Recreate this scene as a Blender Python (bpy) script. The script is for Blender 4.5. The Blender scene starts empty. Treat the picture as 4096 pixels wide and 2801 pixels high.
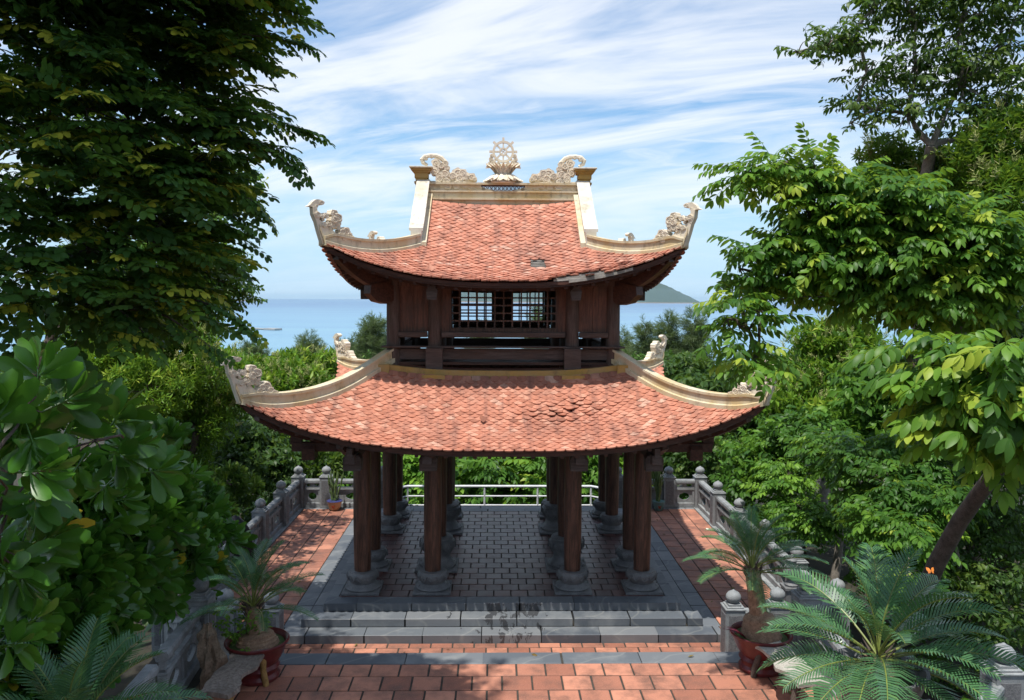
import bpy, math, random
import numpy as np
from mathutils import Vector, Matrix
random.seed(7); rng = np.random.default_rng(11)
S = bpy.context.scene
COL = S.collection
PI = math.pi

# ------------------------------------------------------------------ camera
CAM = np.array([-0.1557, -16.7775, 5.20]); YAW, PITCH, ROLL, F = 0.02115, 0.0628, 0.00546, 3246.3
_fw = np.array([math.sin(YAW)*math.cos(PITCH), math.cos(YAW)*math.cos(PITCH), -math.sin(PITCH)])
_r = np.array([math.cos(YAW), -math.sin(YAW), 0.]); _u = np.cross(_r, _fw)
_r2 = _r*math.cos(ROLL)+_u*math.sin(ROLL); _u2 = np.cross(_r2, _fw)
def ray(px, py):
    "photo position (2324 wide) to a ray"
    return _fw + _r2*((px*1.76248-2048)/F) - _u2*((py*1.76248-1400.5)/F)
def at(px, py, d): return CAM + ray(px, py)*d
def on(px, py, z):
    r = ray(px, py); return CAM + r*((z-CAM[2])/r[2])
cam = bpy.data.cameras.new('camera'); co = bpy.data.objects.new('camera', cam); COL.objects.link(co)
M = Matrix(((_r2[0], _u2[0], -_fw[0]), (_r2[1], _u2[1], -_fw[1]), (_r2[2], _u2[2], -_fw[2]))).to_4x4()
M.translation = Vector(CAM); co.matrix_world = M
cam.sensor_width = 36; cam.lens = F/4096*36; cam.clip_end = 200000; cam.clip_start = 0.05
S.camera = co

# ------------------------------------------------------------------ materials
def mat(name, build):
    m = bpy.data.materials.new(name); m.use_nodes = True
    nt = m.node_tree; n = nt.nodes; b = n['Principled BSDF']
    build(nt, n, b); return m
def N(nt, t, **kw):
    x = nt.nodes.new(t)
    for k, v in kw.items():
        if k in x.inputs: x.inputs[k].default_value = v
        else: setattr(x, k, v)
    return x
def L(nt, a, b): nt.links.new(a, b)
def coords(nt, scale=(1,1,1), rot=(0,0,0), kind='Object'):
    tc = N(nt, 'ShaderNodeTexCoord'); mp = N(nt, 'ShaderNodeMapping')
    mp.inputs['Scale'].default_value = scale; mp.inputs['Rotation'].default_value = rot
    L(nt, tc.outputs[kind], mp.inputs['Vector']); return mp.outputs['Vector']
def noise(nt, vec, scale, detail=4, rough=.6, dist=0):
    x = N(nt, 'ShaderNodeTexNoise', Scale=scale, Detail=detail, Roughness=rough, Distortion=dist)
    L(nt, vec, x.inputs['Vector']); return x.outputs['Fac']
def ramp(nt, fac, stops):
    r = N(nt, 'ShaderNodeValToRGB'); e = r.color_ramp.elements
    while len(e) < len(stops): e.new(.5)
    for i, (p, c) in enumerate(stops):
        e[i].position = p; e[i].color = (*c, 1) if len(c) == 3 else c
    L(nt, fac, r.inputs['Fac']); return r.outputs['Color']
def mix(nt, a, b, f, mode='MIX'):
    m = N(nt, 'ShaderNodeMix', data_type='RGBA', blend_type=mode)
    for k, v in (('A', a), ('B', b)):
        i = [s for s in m.inputs if s.name == k and s.type == 'RGBA'][0]
        if isinstance(v, tuple): i.default_value = (*v, 1)
        else: L(nt, v, i)
    i = m.inputs[0]
    if isinstance(f, (int, float)): i.default_value = f
    else: L(nt, f, i)
    return [s for s in m.outputs if s.type == 'RGBA'][0]
def bump(nt, b, h, strength=.3, dist=.01):
    x = N(nt, 'ShaderNodeBump', Strength=strength, Distance=dist); L(nt, h, x.inputs['Height']); L(nt, x.outputs['Normal'], b.inputs['Normal'])
def rnd(nt):
    a = N(nt, 'ShaderNodeAttribute', attribute_name='rnd'); return a.outputs['Fac']
def math_(nt, op, a, b=None):
    m = N(nt, 'ShaderNodeMath', operation=op)
    for i, v in enumerate((a, b)):
        if v is None: continue
        if isinstance(v, (int, float)): m.inputs[i].default_value = v
        else: L(nt, v, m.inputs[i])
    return m.outputs[0]

def b_tile(nt, n, b):
    v = coords(nt); f = rnd(nt)
    c = ramp(nt, f, [(0, (.26,.10,.06)), (.25, (.43,.16,.095)), (.6, (.51,.205,.13)), (.9, (.57,.275,.185)), (1, (.62,.37,.27))])
    nz = noise(nt, v, 9, 6); c2 = mix(nt, c, (.16,.06,.045), ramp(nt, nz, [(.5, (0,0,0)), (.75, (.55,.55,.55))]))
    n3 = noise(nt, v, 1.1, 4); c2 = mix(nt, c2, (.20,.10,.075), ramp(nt, n3, [(.5, (0,0,0)), (.72, (.45,.45,.45))]))
    sk = noise(nt, coords(nt, scale=(5,.7,.9)), 1.6, 5, .6); c2 = mix(nt, c2, (.15,.065,.05), ramp(nt, sk, [(.48, (0,0,0)), (.70, (.65,.65,.65))]))
    n2 = noise(nt, v, 45, 3); c3 = mix(nt, c2, (.62,.30,.21), ramp(nt, n2, [(.55, (0,0,0)), (.8, (.5,.5,.5))]))
    L(nt, c3, b.inputs['Base Color']); b.inputs['Roughness'].default_value = .85
    bump(nt, b, n2, .4, .006)
def b_floor(lo, hi, rough, stain):
    def f(nt, n, b):
        v = coords(nt); r = rnd(nt)
        c = ramp(nt, r, [(0, lo), (1, hi)])
        nz = noise(nt, v, 3.2, 6, .65)
        c = mix(nt, c, stain, ramp(nt, nz, [(.42, (0,0,0)), (.68, (.8,.8,.8))]))
        n2 = noise(nt, v, 60, 3); c = mix(nt, c, tuple(min(1, x*1.35) for x in hi), ramp(nt, n2, [(.5, (0,0,0)), (.8, (.35,.35,.35))]))
        L(nt, c, b.inputs['Base Color'])
        rr = N(nt, 'ShaderNodeMapRange'); L(nt, nz, rr.inputs[0]); rr.inputs[3].default_value = rough+.12; rr.inputs[4].default_value = max(.1, rough-.15)
        L(nt, rr.outputs[0], b.inputs['Roughness']); bump(nt, b, n2, .25, .004)
    return f
def b_stone(lo, hi, sc=6, grain=120, rough=.75, moss=None):
    def f(nt, n, b):
        v = coords(nt); nz = noise(nt, v, sc, 6, .6)
        c = ramp(nt, nz, [(.3, lo), (.7, hi)])
        n2 = noise(nt, v, grain, 2); c = mix(nt, c, (.62,.62,.62), n2, 'OVERLAY') if False else mix(nt, c, tuple(x*.55 for x in lo), ramp(nt, n2, [(.5, (0,0,0)), (.7, (.7,.7,.7))]))
        if moss: c = mix(nt, c, moss, ramp(nt, noise(nt, v, 2.5, 6, .7), [(.52, (0,0,0)), (.7, (.8,.8,.8))]))
        L(nt, c, b.inputs['Base Color']); b.inputs['Roughness'].default_value = rough
        bump(nt, b, n2, .5, .006)
    return f
def b_slab(nt, n, b):
    "blue grey slabs, each its own tone, pale veins, a wet trail down the middle of the steps"
    v = coords(nt); r = rnd(nt)
    c = ramp(nt, r, [(0, (.075,.088,.105)), (.5, (.115,.13,.145)), (1, (.17,.18,.19))])
    nz = noise(nt, v, 2.4, 6, .6); c = mix(nt, c, (.24,.25,.25), ramp(nt, nz, [(.5, (0,0,0)), (.75, (.6,.6,.6))]))
    w = N(nt, 'ShaderNodeTexWave', Scale=.55, Distortion=9, Detail=3); L(nt, coords(nt, rot=(.3,.2,.9)), w.inputs['Vector'])
    c = mix(nt, c, (.34,.34,.31), ramp(nt, w.outputs['Fac'], [(.985, (0,0,0)), (1, (.22,.22,.22))]))
    sx = N(nt, 'ShaderNodeSeparateXYZ'); L(nt, v, sx.inputs[0])
    wet = noise(nt, coords(nt, scale=(1.0, .35, .35)), 7.5, 6, .62, .4)
    d = math_(nt, 'ABSOLUTE', math_(nt, 'ADD', sx.outputs[0], -.05))
    band = math_(nt, 'MULTIPLY', d, .13)
    far = N(nt, 'ShaderNodeMapRange'); L(nt, math_(nt, 'ABSOLUTE', math_(nt, 'ADD', sx.outputs[1], 3.65)), far.inputs[0])
    far.inputs[1].default_value = .5; far.inputs[2].default_value = .7; far.inputs[3].default_value = 0; far.inputs[4].default_value = 1
    wf = math_(nt, 'SUBTRACT', math_(nt, 'SUBTRACT', wet, band), math_(nt, 'MULTIPLY', far.outputs[0], .5))
    wm = ramp(nt, wf, [(.50, (0,0,0)), (.525, (1,1,1))])
    c = mix(nt, c, (.06,.063,.067), wm)
    L(nt, c, b.inputs['Base Color'])
    rr = math_(nt, 'SUBTRACT', .55, math_(nt, 'MULTIPLY', wm, .33)); L(nt, rr, b.inputs['Roughness'])
    bump(nt, b, noise(nt, v, 50, 4), .2, .004)
def b_wood(lo, hi, weather=None, rough=.55, z=True):
    def f(nt, n, b):
        sc = (9, 9, .8) if z else (.8, 9, 9)
        v = coords(nt, scale=sc); nz = noise(nt, v, 3, 6, .65, .6)
        c = ramp(nt, nz, [(.38, lo), (.62, hi)])
        n2 = noise(nt, coords(nt, scale=tuple(s*3 for s in sc)), 6, 3)
        c = mix(nt, c, tuple(x*.4 for x in lo), ramp(nt, n2, [(.5, (0,0,0)), (.75, (.7,.7,.7))]))
        if weather: c = mix(nt, c, weather, ramp(nt, noise(nt, coords(nt), 1.6, 5), [(.45, (0,0,0)), (.7, (.75,.75,.75))]))
        L(nt, c, b.inputs['Base Color']); b.inputs['Roughness'].default_value = rough
        bump(nt, b, n2, .35, .004)
    return f
def b_plaster(base, stain, dark):
    def f(nt, n, b):
        v = coords(nt); c = mix(nt, base, stain, ramp(nt, noise(nt, v, 1.7, 6, .65), [(.42, (0,0,0)), (.62, (1,1,1))]))
        c = mix(nt, c, dark, ramp(nt, noise(nt, coords(nt, scale=(1,1,.4)), 7, 7, .7), [(.53, (0,0,0)), (.75, (.85,.85,.85))]))
        L(nt, c, b.inputs['Base Color']); b.inputs['Roughness'].default_value = .85
        bump(nt, b, noise(nt, v, 40, 4), .3, .005)
    return f
def plain(col, rough=.5, metal=0, var=.25, sc=8, spec=None):
    def f(nt, n, b):
        v = coords(nt); c = mix(nt, col, tuple(x*(1-var*2) for x in col), ramp(nt, noise(nt, v, sc, 5), [(.4, (0,0,0)), (.7, (1,1,1))]))
        L(nt, c, b.inputs['Base Color']); b.inputs['Roughness'].default_value = rough; b.inputs['Metallic'].default_value = metal
    return f
def b_leaf(stops, rough=.42, trans=.35, tcol=(.25,.42,.03)):
    def f(nt, n, b):
        c = ramp(nt, rnd(nt), stops)
        L(nt, c, b.inputs['Base Color']); b.inputs['Roughness'].default_value = rough
        b.inputs['Specular IOR Level'].default_value = .45 if rough < .4 else .22
        t = N(nt, 'ShaderNodeBsdfTranslucent'); tc = mix(nt, c, tcol, .45); L(nt, tc, t.inputs['Color'])
        ms = N(nt, 'ShaderNodeMixShader'); ms.inputs[0].default_value = trans
        L(nt, b.outputs[0], ms.inputs[1]); L(nt, t.outputs[0], ms.inputs[2])
        L(nt, ms.outputs[0], n['Material Output'].inputs['Surface'])
    return f
MT = {}
MT['tile'] = mat('roof tile terracotta', b_tile)
MT['court'] = mat('terracotta paving', b_floor((.27,.105,.066), (.53,.23,.145), .7, (.12,.065,.048)))
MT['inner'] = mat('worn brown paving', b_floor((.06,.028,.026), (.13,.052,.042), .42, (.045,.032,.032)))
MT['grout'] = mat('grout', plain((.055,.048,.038), .95))
MT['slab'] = mat('blue grey slab', b_slab)
MT['granite'] = mat('grey carved stone', b_stone((.185,.20,.205), (.33,.345,.35), moss=(.13,.13,.12)))
MT['granite_rough'] = mat('hammered grey stone', b_stone((.10,.10,.105), (.22,.22,.225), 30, 70))
MT['darkstone'] = mat('dark carved stone', b_stone((.11,.115,.12), (.22,.22,.22), 5, 90, .6))
MT['wood'] = mat('dark red wood', b_wood((.045,.021,.013), (.15,.068,.042), rough=.45))
MT['woodp'] = mat('red brown boards', b_wood((.085,.034,.020), (.21,.085,.050), (.07,.05,.04), .6))
MT['woodx'] = mat('dark red wood beam', b_wood((.045,.017,.011), (.11,.042,.025), z=False))
MT['woodg'] = mat('weathered wood', b_wood((.07,.045,.036), (.13,.09,.075), (.10,.05,.035), .75))
MT['woodgx'] = mat('weathered wood beam', b_wood((.06,.042,.036), (.12,.09,.08), (.09,.05,.035), .75, z=False))
MT['batten'] = mat('bleached batten', b_wood((.30,.27,.23), (.55,.51,.46), (.10,.08,.07), .9, z=False))
MT['plaster'] = mat('cream plaster', b_plaster((.62,.55,.40), (.55,.42,.22), (.17,.14,.09)))
MT['ochre'] = mat('ochre plaster', b_plaster((.46,.28,.07), (.40,.28,.12), (.13,.10,.06)))
MT['white'] = mat('weathered white plaster', b_plaster((.64,.61,.54), (.54,.48,.36), (.20,.17,.12)))
MT['orn'] = mat('pale carved plaster', b_plaster((.78,.70,.57), (.72,.62,.46), (.42,.36,.27)))
MT['redlat'] = mat('red glazed lattice', plain((.22,.05,.035), .5))
MT['rail'] = mat('white painted rail', plain((.72,.74,.76), .4, var=.08))
MT['cloth'] = mat('black cloth', plain((.018,.018,.022), .8))
MT['pot_red'] = mat('dark red pot', plain((.14,.022,.022), .35, var=.2))
MT['pot_tan'] = mat('tan glazed pot', plain((.50,.30,.16), .35, var=.1))
MT['pot_teal'] = mat('blue green glazed pot', plain((.13,.24,.23), .35, var=.1))
MT['blueband'] = mat('cobalt glaze', plain((.05,.06,.2), .3))
MT['redpaint'] = mat('red glaze', plain((.35,.06,.02), .4))
MT['soil'] = mat('soil', plain((.05,.035,.022), .95))
MT['moss'] = mat('moss', plain((.06,.10,.02), .9, var=.35, sc=30))
MT['plank'] = mat('grey plank', b_wood((.16,.125,.10), (.30,.25,.21), (.09,.07,.055), .85))
MT['log'] = mat('yellow log', b_stone((.20,.11,.03), (.42,.25,.08), 12, 60, .7))
MT['rock'] = mat('brown rock', b_stone((.12,.085,.055), (.30,.22,.15), 6, 40, .8))
MT['palm_trunk'] = mat('ringed cycad trunk', b_stone((.17,.10,.06), (.34,.22,.14), 14, 50, .85))
MT['bark'] = mat('bark', b_stone((.045,.033,.025), (.13,.10,.08), 9, 60, .9))
MT['barkp'] = mat('pale bark', b_stone((.14,.12,.10), (.30,.27,.23), 9, 60, .9))
MT['earth'] = mat('leaf litter', b_stone((.018,.016,.010), (.05,.04,.024), 1.5, 12, .95, moss=(.015,.03,.008)))
MT['cactus'] = mat('cactus skin', plain((.13,.20,.06), .5, sc=14))
MT['concrete'] = mat('pier concrete', plain((.45,.44,.42), .8))
MT['butterfly'] = mat('orange wing', plain((.75,.22,.02), .6))
G0 = [(0, (.025,.065,.015)), (.45, (.045,.12,.02)), (.8, (.09,.19,.028)), (1, (.14,.17,.03))]
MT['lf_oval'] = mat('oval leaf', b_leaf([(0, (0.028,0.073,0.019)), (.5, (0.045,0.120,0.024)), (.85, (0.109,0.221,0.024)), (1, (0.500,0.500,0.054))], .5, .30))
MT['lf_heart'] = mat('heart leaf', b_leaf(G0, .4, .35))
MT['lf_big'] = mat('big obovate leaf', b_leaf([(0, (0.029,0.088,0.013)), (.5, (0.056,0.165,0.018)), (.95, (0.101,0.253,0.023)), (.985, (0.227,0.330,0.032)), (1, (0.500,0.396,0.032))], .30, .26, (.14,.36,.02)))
MT['lf_pin'] = mat('pinnate leaf', b_leaf([(0, (0.031,0.094,0.020)), (.5, (0.072,0.176,0.026)), (.8, (0.154,0.308,0.035)), (1, (0.374,0.462,0.055))], .42, .40, (.40,.60,.04)))
MT['lf_dark'] = mat('dark leaf', b_leaf([(0, (0.023,0.058,0.015)), (.6, (0.053,0.109,0.022)), (1, (0.127,0.184,0.035))], .42, .32))
MT['lf_mango'] = mat('mango leaf', b_leaf([(0, (0.042,0.107,0.014)), (.5, (0.092,0.202,0.020)), (.8, (0.186,0.321,0.031)), (1, (0.422,0.476,0.074))], .42, .36, (.35,.5,.04)))
MT['lf_bush'] = mat('bush leaf', b_leaf([(0, (0.031,0.090,0.016)), (.5, (0.078,0.192,0.024)), (1, (0.216,0.396,0.042))], .45, .38))
MT['flower'] = mat('yellow panicle', b_leaf([(0, (.26,.30,.10)), (1, (.42,.42,.17))], .7, .2))
MT['lf_cas'] = mat('casuarina needle', b_leaf([(0, (.07,.105,.05)), (1, (.19,.24,.11))], .6, .3))
MT['lf_wood'] = mat('distant foliage', b_leaf([(0, (0.040,0.091,0.017)), (.6, (0.072,0.157,0.025)), (1, (0.184,0.262,0.049))], .6, .25))
MT['lf_cyc'] = mat('cycad leaflet', b_leaf([(0, (0.041,0.111,0.051)), (.6, (0.074,0.179,0.072)), (1, (0.159,0.286,0.068))], .26, .16, (.2,.4,.05)))
MT['rachis'] = mat('yellow green rachis', plain((.20,.24,.05), .45))

# ------------------------------------------------------------------ mesh helpers
def link(o, parent=None):
    COL.objects.link(o)
    if parent is not None: o.parent = parent
    return o
def tag(o, label=None, cat=None, group=None, kind=None):
    for k, v in (('label', label), ('category', cat), ('group', group), ('kind', kind)):
        if v: o[k] = v
    return o
def empty(name, loc, label, cat, group=None, rz=0):
    o = bpy.data.objects.new(name, None); o.location = loc; o.rotation_euler = (0, 0, rz); o.empty_display_size = .2
    link(o); return tag(o, label, cat, group)
def npmesh(name, V, FL, m, parent=None, R=None, smooth=False, loc=(0,0,0), rot=(0,0,0)):
    "V (n,3); FL list of (k,c) index arrays; R list of per-face values"
    V = np.asarray(V, np.float32); me = bpy.data.meshes.new(name)
    FL = [np.asarray(f, np.int32) for f in FL if len(f)]
    nf = sum(len(f) for f in FL); nl = sum(f.size for f in FL)
    me.vertices.add(len(V)); me.vertices.foreach_set('co', V.ravel())
    me.loops.add(nl); me.polygons.add(nf)
    me.loops.foreach_set('vertex_index', np.concatenate([f.ravel() for f in FL]))
    tot = np.concatenate([np.full(len(f), f.shape[1]) for f in FL]); st = np.concatenate([[0], np.cumsum(tot)[:-1]])
    me.polygons.foreach_set('loop_start', st.astype(np.int32))
    me.polygons.foreach_set('use_smooth', np.full(nf, bool(smooth)))
    if R is not None:
        a = me.attributes.new('rnd', 'FLOAT', 'FACE'); a.data.foreach_set('value', np.concatenate([np.asarray(r, np.float32) for r in R]))
    me.update(calc_edges=True); me.materials.append(m)
    o = bpy.data.objects.new(name, me); o.location = loc; o.rotation_euler = rot
    return link(o, parent)
class MB:
    def __init__(s): s.v = []; s.f = []; s.r = []
    def add(s, V, Fc, r=None):
        n = len(s.v); s.v += [tuple(map(float, p)) for p in V]; s.f += [tuple(i+n for i in f) for f in Fc]
        r = random.random() if r is None else r; s.r += [r]*len(Fc); return s
    def box(s, x0, x1, y0, y1, z0, z1, r=None, bev=0, T=None):
        b = bev
        if not b:
            V = [(x,y,z) for z in (z0,z1) for x,y in ((x0,y0),(x1,y0),(x1,y1),(x0,y1))]
            Fc = [(3,2,1,0),(4,5,6,7),(0,1,5,4),(1,2,6,5),(2,3,7,6),(3,0,4,7)]
        else:
            lev = [(z0,b),(z0+b,0),(z1-b,0),(z1,b)]
            V = [(x,y,z) for z,k in lev for x,y in ((x0+k,y0+k),(x1-k,y0+k),(x1-k,y1-k),(x0+k,y1-k))]
            Fc = [(3,2,1,0),(12,13,14,15)]
            for q in range(3):
                for i in range(4): j=(i+1)%4; Fc.append((q*4+i,q*4+j,q*4+4+j,q*4+4+i))
        if T is not None: V = [tuple(T @ Vector(p)) for p in V]
        return s.add(V, Fc, r)
    def lathe(s, prof, c=(0,0,0), n=24, r=None, T=None, sq=False):
        V = []; Fc = []
        for (rr, z) in prof:
            for i in range(n):
                a = 2*PI*i/n; V.append((c[0]+rr*math.cos(a), c[1]+rr*math.sin(a), c[2]+z))
        for k in range(len(prof)-1):
            for i in range(n): j=(i+1)%n; Fc.append((k*n+i,k*n+j,(k+1)*n+j,(k+1)*n+i))
        Fc.append(tuple(reversed(range(n)))); Fc.append(tuple(range((len(prof)-1)*n, len(prof)*n)))
        if T is not None: V = [tuple(T @ Vector(p)) for p in V]
        return s.add(V, Fc, r)
    def tube(s, pts, rad, n=8, r=None, cap=True):
        pts = [Vector(p) for p in pts]; m = len(pts)
        if not isinstance(rad, (list, tuple)): rad = [rad]*m
        V = []; Fc = []; up = None
        for i, p in enumerate(pts):
            d = (pts[min(i+1,m-1)]-pts[max(i-1,0)]).normalized()
            if up is None: up = d.orthogonal().normalized()
            up = (up - d*up.dot(d)).normalized() if (up-d*up.dot(d)).length > 1e-6 else d.orthogonal().normalized()
            w = d.cross(up)
            for k in range(n):
                a = 2*PI*k/n; V.append(p+(up*math.cos(a)+w*math.sin(a))*rad[i])
        for i in range(m-1):
            for k in range(n): j=(k+1)%n; Fc.append((i*n+k,i*n+j,(i+1)*n+j,(i+1)*n+k))
        if cap: Fc.append(tuple(reversed(range(n)))); Fc.append(tuple(range((m-1)*n, m*n)))
        return s.add(V, Fc, r)
    def sweep(s, pts, sec, side=None, r=None, cap=True):
        "sec(i) -> list of (lateral, up); lateral horizontal, up world z"
        V = []; Fc = []; m = len(pts); pts = [Vector(p) for p in pts]; n = None
        for i, p in enumerate(pts):
            d = pts[min(i+1,m-1)]-pts[max(i-1,0)]
            l = Vector(side) if side is not None else Vector((d.y, -d.x, 0)).normalized()
            q = sec(i); n = len(q)
            for a, b in q: V.append(p+l*a+Vector((0,0,b)))
        for i in range(m-1):
            for k in range(n): j=(k+1)%n; Fc.append((i*n+k,i*n+j,(i+1)*n+j,(i+1)*n+k))
        if cap: Fc.append(tuple(reversed(range(n)))); Fc.append(tuple(range((m-1)*n, m*n)))
        return s.add(V, Fc, r)
    def plate(s, pts, t, T=None, r=None):
        "extruded polygon in the xz plane, thickness t along y"
        n = len(pts); V = [(x,-t/2,z) for x,z in pts]+[(x,t/2,z) for x,z in pts]
        Fc = [tuple(range(n)), tuple(reversed(range(n,2*n)))]+[(i,i+n,(i+1)%n+n,(i+1)%n) for i in range(n)]
        if T is not None: V = [tuple(T @ Vector(p)) for p in V]
        return s.add(V, Fc, r)
    def holed(s, w, h, hole, t, T=None, r=None):
        "rectangular plate w x h in xz with a hole (list of points about the centre)"
        n = len(hole); out = []
        for x, z in hole:
            k = min((w/2)/max(abs(x),1e-6), (h/2)/max(abs(z),1e-6)); out.append((x*k, z*k))
        V = [(x,y,z) for y in (-t/2, t/2) for pts in (hole, out) for x,z in pts]; Fc = []
        for i in range(n):
            j=(i+1)%n
            Fc += [(i,j,n+j,n+i), (2*n+j,2*n+i,3*n+i,3*n+j), (j,i,2*n+i,2*n+j), (n+i,n+j,3*n+j,3*n+i)]
        if T is not None: V = [tuple(T @ Vector(p)) for p in V]
        return s.add(V, Fc, r)
    def obj(s, name, m, parent=None, smooth=False, loc=(0,0,0), rot=(0,0,0)):
        me = bpy.data.meshes.new(name); me.from_pydata(s.v, [], s.f)
        a = me.attributes.new('rnd', 'FLOAT', 'FACE'); a.data.foreach_set('value', np.array(s.r, np.float32))
        me.polygons.foreach_set('use_smooth', np.full(len(me.polygons), bool(smooth)))
        if smooth: 
            try: me.set_sharp_from_angle(angle=math.radians(40))
            except Exception: pass
        me.materials.append(m); me.update()
        o = bpy.data.objects.new(name, me); o.location = loc; o.rotation_euler = rot
        return link(o, parent)
def copy_tree(o, parent=None):
    c = o.copy(); COL.objects.link(c)
    if parent is not None: c.parent = parent
    for ch in list(o.children): copy_tree(ch, c)
    return c

# ------------------------------------------------------------------ world and sun
SUN = Vector((-.18, -.26, 1)).normalized()
el = math.asin(SUN.z); az = math.atan2(SUN.x, SUN.y)
w = bpy.data.worlds.new('World'); S.world = w; w.use_nodes = True; nt = w.node_tree
bg = nt.nodes['Background']; bg.inputs[1].default_value = .125
sky = N(nt, 'ShaderNodeTexSky', sky_type='NISHITA'); sky.sun_disc = False; sky.sun_elevation = el; sky.sun_rotation = az
sky.air_density = 1.2; sky.dust_density = .6; sky.ozone_density = 2.5; sky.altitude = 50
tc = N(nt, 'ShaderNodeTexCoord'); sp = N(nt, 'ShaderNodeSeparateXYZ'); L(nt, tc.outputs['Generated'], sp.inputs[0])
den = math_(nt, 'ADD', math_(nt, 'MAXIMUM', sp.outputs[2], 0.0), .16)
cx = math_(nt, 'DIVIDE', sp.outputs[0], den); cy = math_(nt, 'DIVIDE', sp.outputs[1], den)
cb = N(nt, 'ShaderNodeCombineXYZ'); L(nt, cx, cb.inputs[0]); L(nt, cy, cb.inputs[1])
def cloud(scale, stretch, rotz, detail, dist, lo, hi, off):
    m0 = N(nt, 'ShaderNodeMapping'); m0.inputs['Rotation'].default_value = (0,0,rotz); L(nt, cb.outputs[0], m0.inputs[0])
    mp = N(nt, 'ShaderNodeMapping'); mp.inputs['Scale'].default_value = (stretch[0], stretch[1], 1); mp.inputs['Location'].default_value = off
    L(nt, m0.outputs[0], mp.inputs[0]); f = noise(nt, mp.outputs[0], scale, detail, .58, dist)
    m = N(nt, 'ShaderNodeMapRange', interpolation_type='SMOOTHSTEP'); L(nt, f, m.inputs[0]); m.inputs[1].default_value = lo; m.inputs[2].default_value = hi
    return m.outputs[0]
c1 = cloud(1.25, (.60, 1.35), math.radians(26), 9, .9, .36, .66, (3.3, 1.2, 0))
c2 = cloud(3.2, (.6, 1.5), math.radians(22), 12, 1.0, .40, .74, (7.1, 4.4, 0))
cf = math_(nt, 'MAXIMUM', math_(nt, 'MULTIPLY', c1, .85), math_(nt, 'MULTIPLY', c2, .6))
hz = N(nt, 'ShaderNodeMapRange', interpolation_type='SMOOTHSTEP'); L(nt, sp.outputs[2], hz.inputs[0]); hz.inputs[1].default_value = .03; hz.inputs[2].default_value = .17
cf = math_(nt, 'MULTIPLY', cf, math_(nt, 'ADD', math_(nt, 'MULTIPLY', hz.outputs[0], .8), .2))
skc = mix(nt, sky.outputs[0], (.74,1.01,1.2), 1.0, 'MULTIPLY')
hb = N(nt, 'ShaderNodeMapRange', interpolation_type='SMOOTHSTEP'); L(nt, sp.outputs[2], hb.inputs[0]); hb.inputs[1].default_value = -.02; hb.inputs[2].default_value = .26; hb.inputs[3].default_value = 1; hb.inputs[4].default_value = 0
skc = mix(nt, skc, (4.3,6.1,7.8), math_(nt, 'MULTIPLY', hb.outputs[0], .92))
colr = mix(nt, skc, (7.9,8.05,8.3), math_(nt, 'MULTIPLY', cf, .95))
L(nt, colr, bg.inputs[0])
sl = bpy.data.lights.new('sun', 'SUN'); sl.energy = 5.0; sl.angle = math.radians(.5); sl.color = (1, .955, .89)
so = bpy.data.objects.new('sun', sl); so.rotation_euler = (-SUN).to_track_quat('-Z', 'Y').to_euler(); so.location = (0,0,60); link(so)

# ------------------------------------------------------------------ roof shape
def interp(x, xs, ys): return float(np.interp(x, xs, ys))
class Roof:
    def __init__(s, m0, e, prof, U, p, bow, gable=None):
        s.m0, s.e, s.prof, s.U, s.p, s.bow, s.g = m0, e, prof, U, p, bow, gable
        # smooth the profile
        xs = np.linspace(prof[0][0], prof[-1][0], 60); ys = np.interp(xs, *zip(*prof))
        for _ in range(40): ys[1:-1] = (ys[:-2]+2*ys[1:-1]+ys[2:])/4
        s.xs, s.ys = xs, ys
    def z(s, n, m): return float(np.interp(m, s.xs, s.ys)) + s.U*(abs(n)/s.e)**s.p
    def eave(s, n): return s.e - s.bow*(1-min(1, abs(n)/s.e)**2.5)
    def P(s, n, t, dz=0, m0=None):
        "n lateral, t 0..1 from top to eave, on the front side (y negative)"
        top = s.m0 if m0 is None else m0; top = max(top, min(abs(n), s.e-.001)) if not (s.g and abs(n) <= s.g) else top
        m = top+(s.eave(n)-top)*t
        return Vector((n, -m, s.z(n, m)+dz))
RL = Roof(2.12, 4.13, [(2.0,4.02),(2.12,3.93),(2.65,3.45),(3.03,3.18),(3.4,2.97),(3.63,2.86),(3.88,2.74),(4.2,2.70)], .88, 3.0, .25)
RU = Roof(.10, 3.06, [(.1,7.14),(.5,6.86),(1.0,6.47),(1.49,6.12),(1.99,5.84),(2.40,5.66),(2.72,5.55),(2.95,5.48),(3.1,5.46)], .66, 2.6, .12, 1.62)

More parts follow.
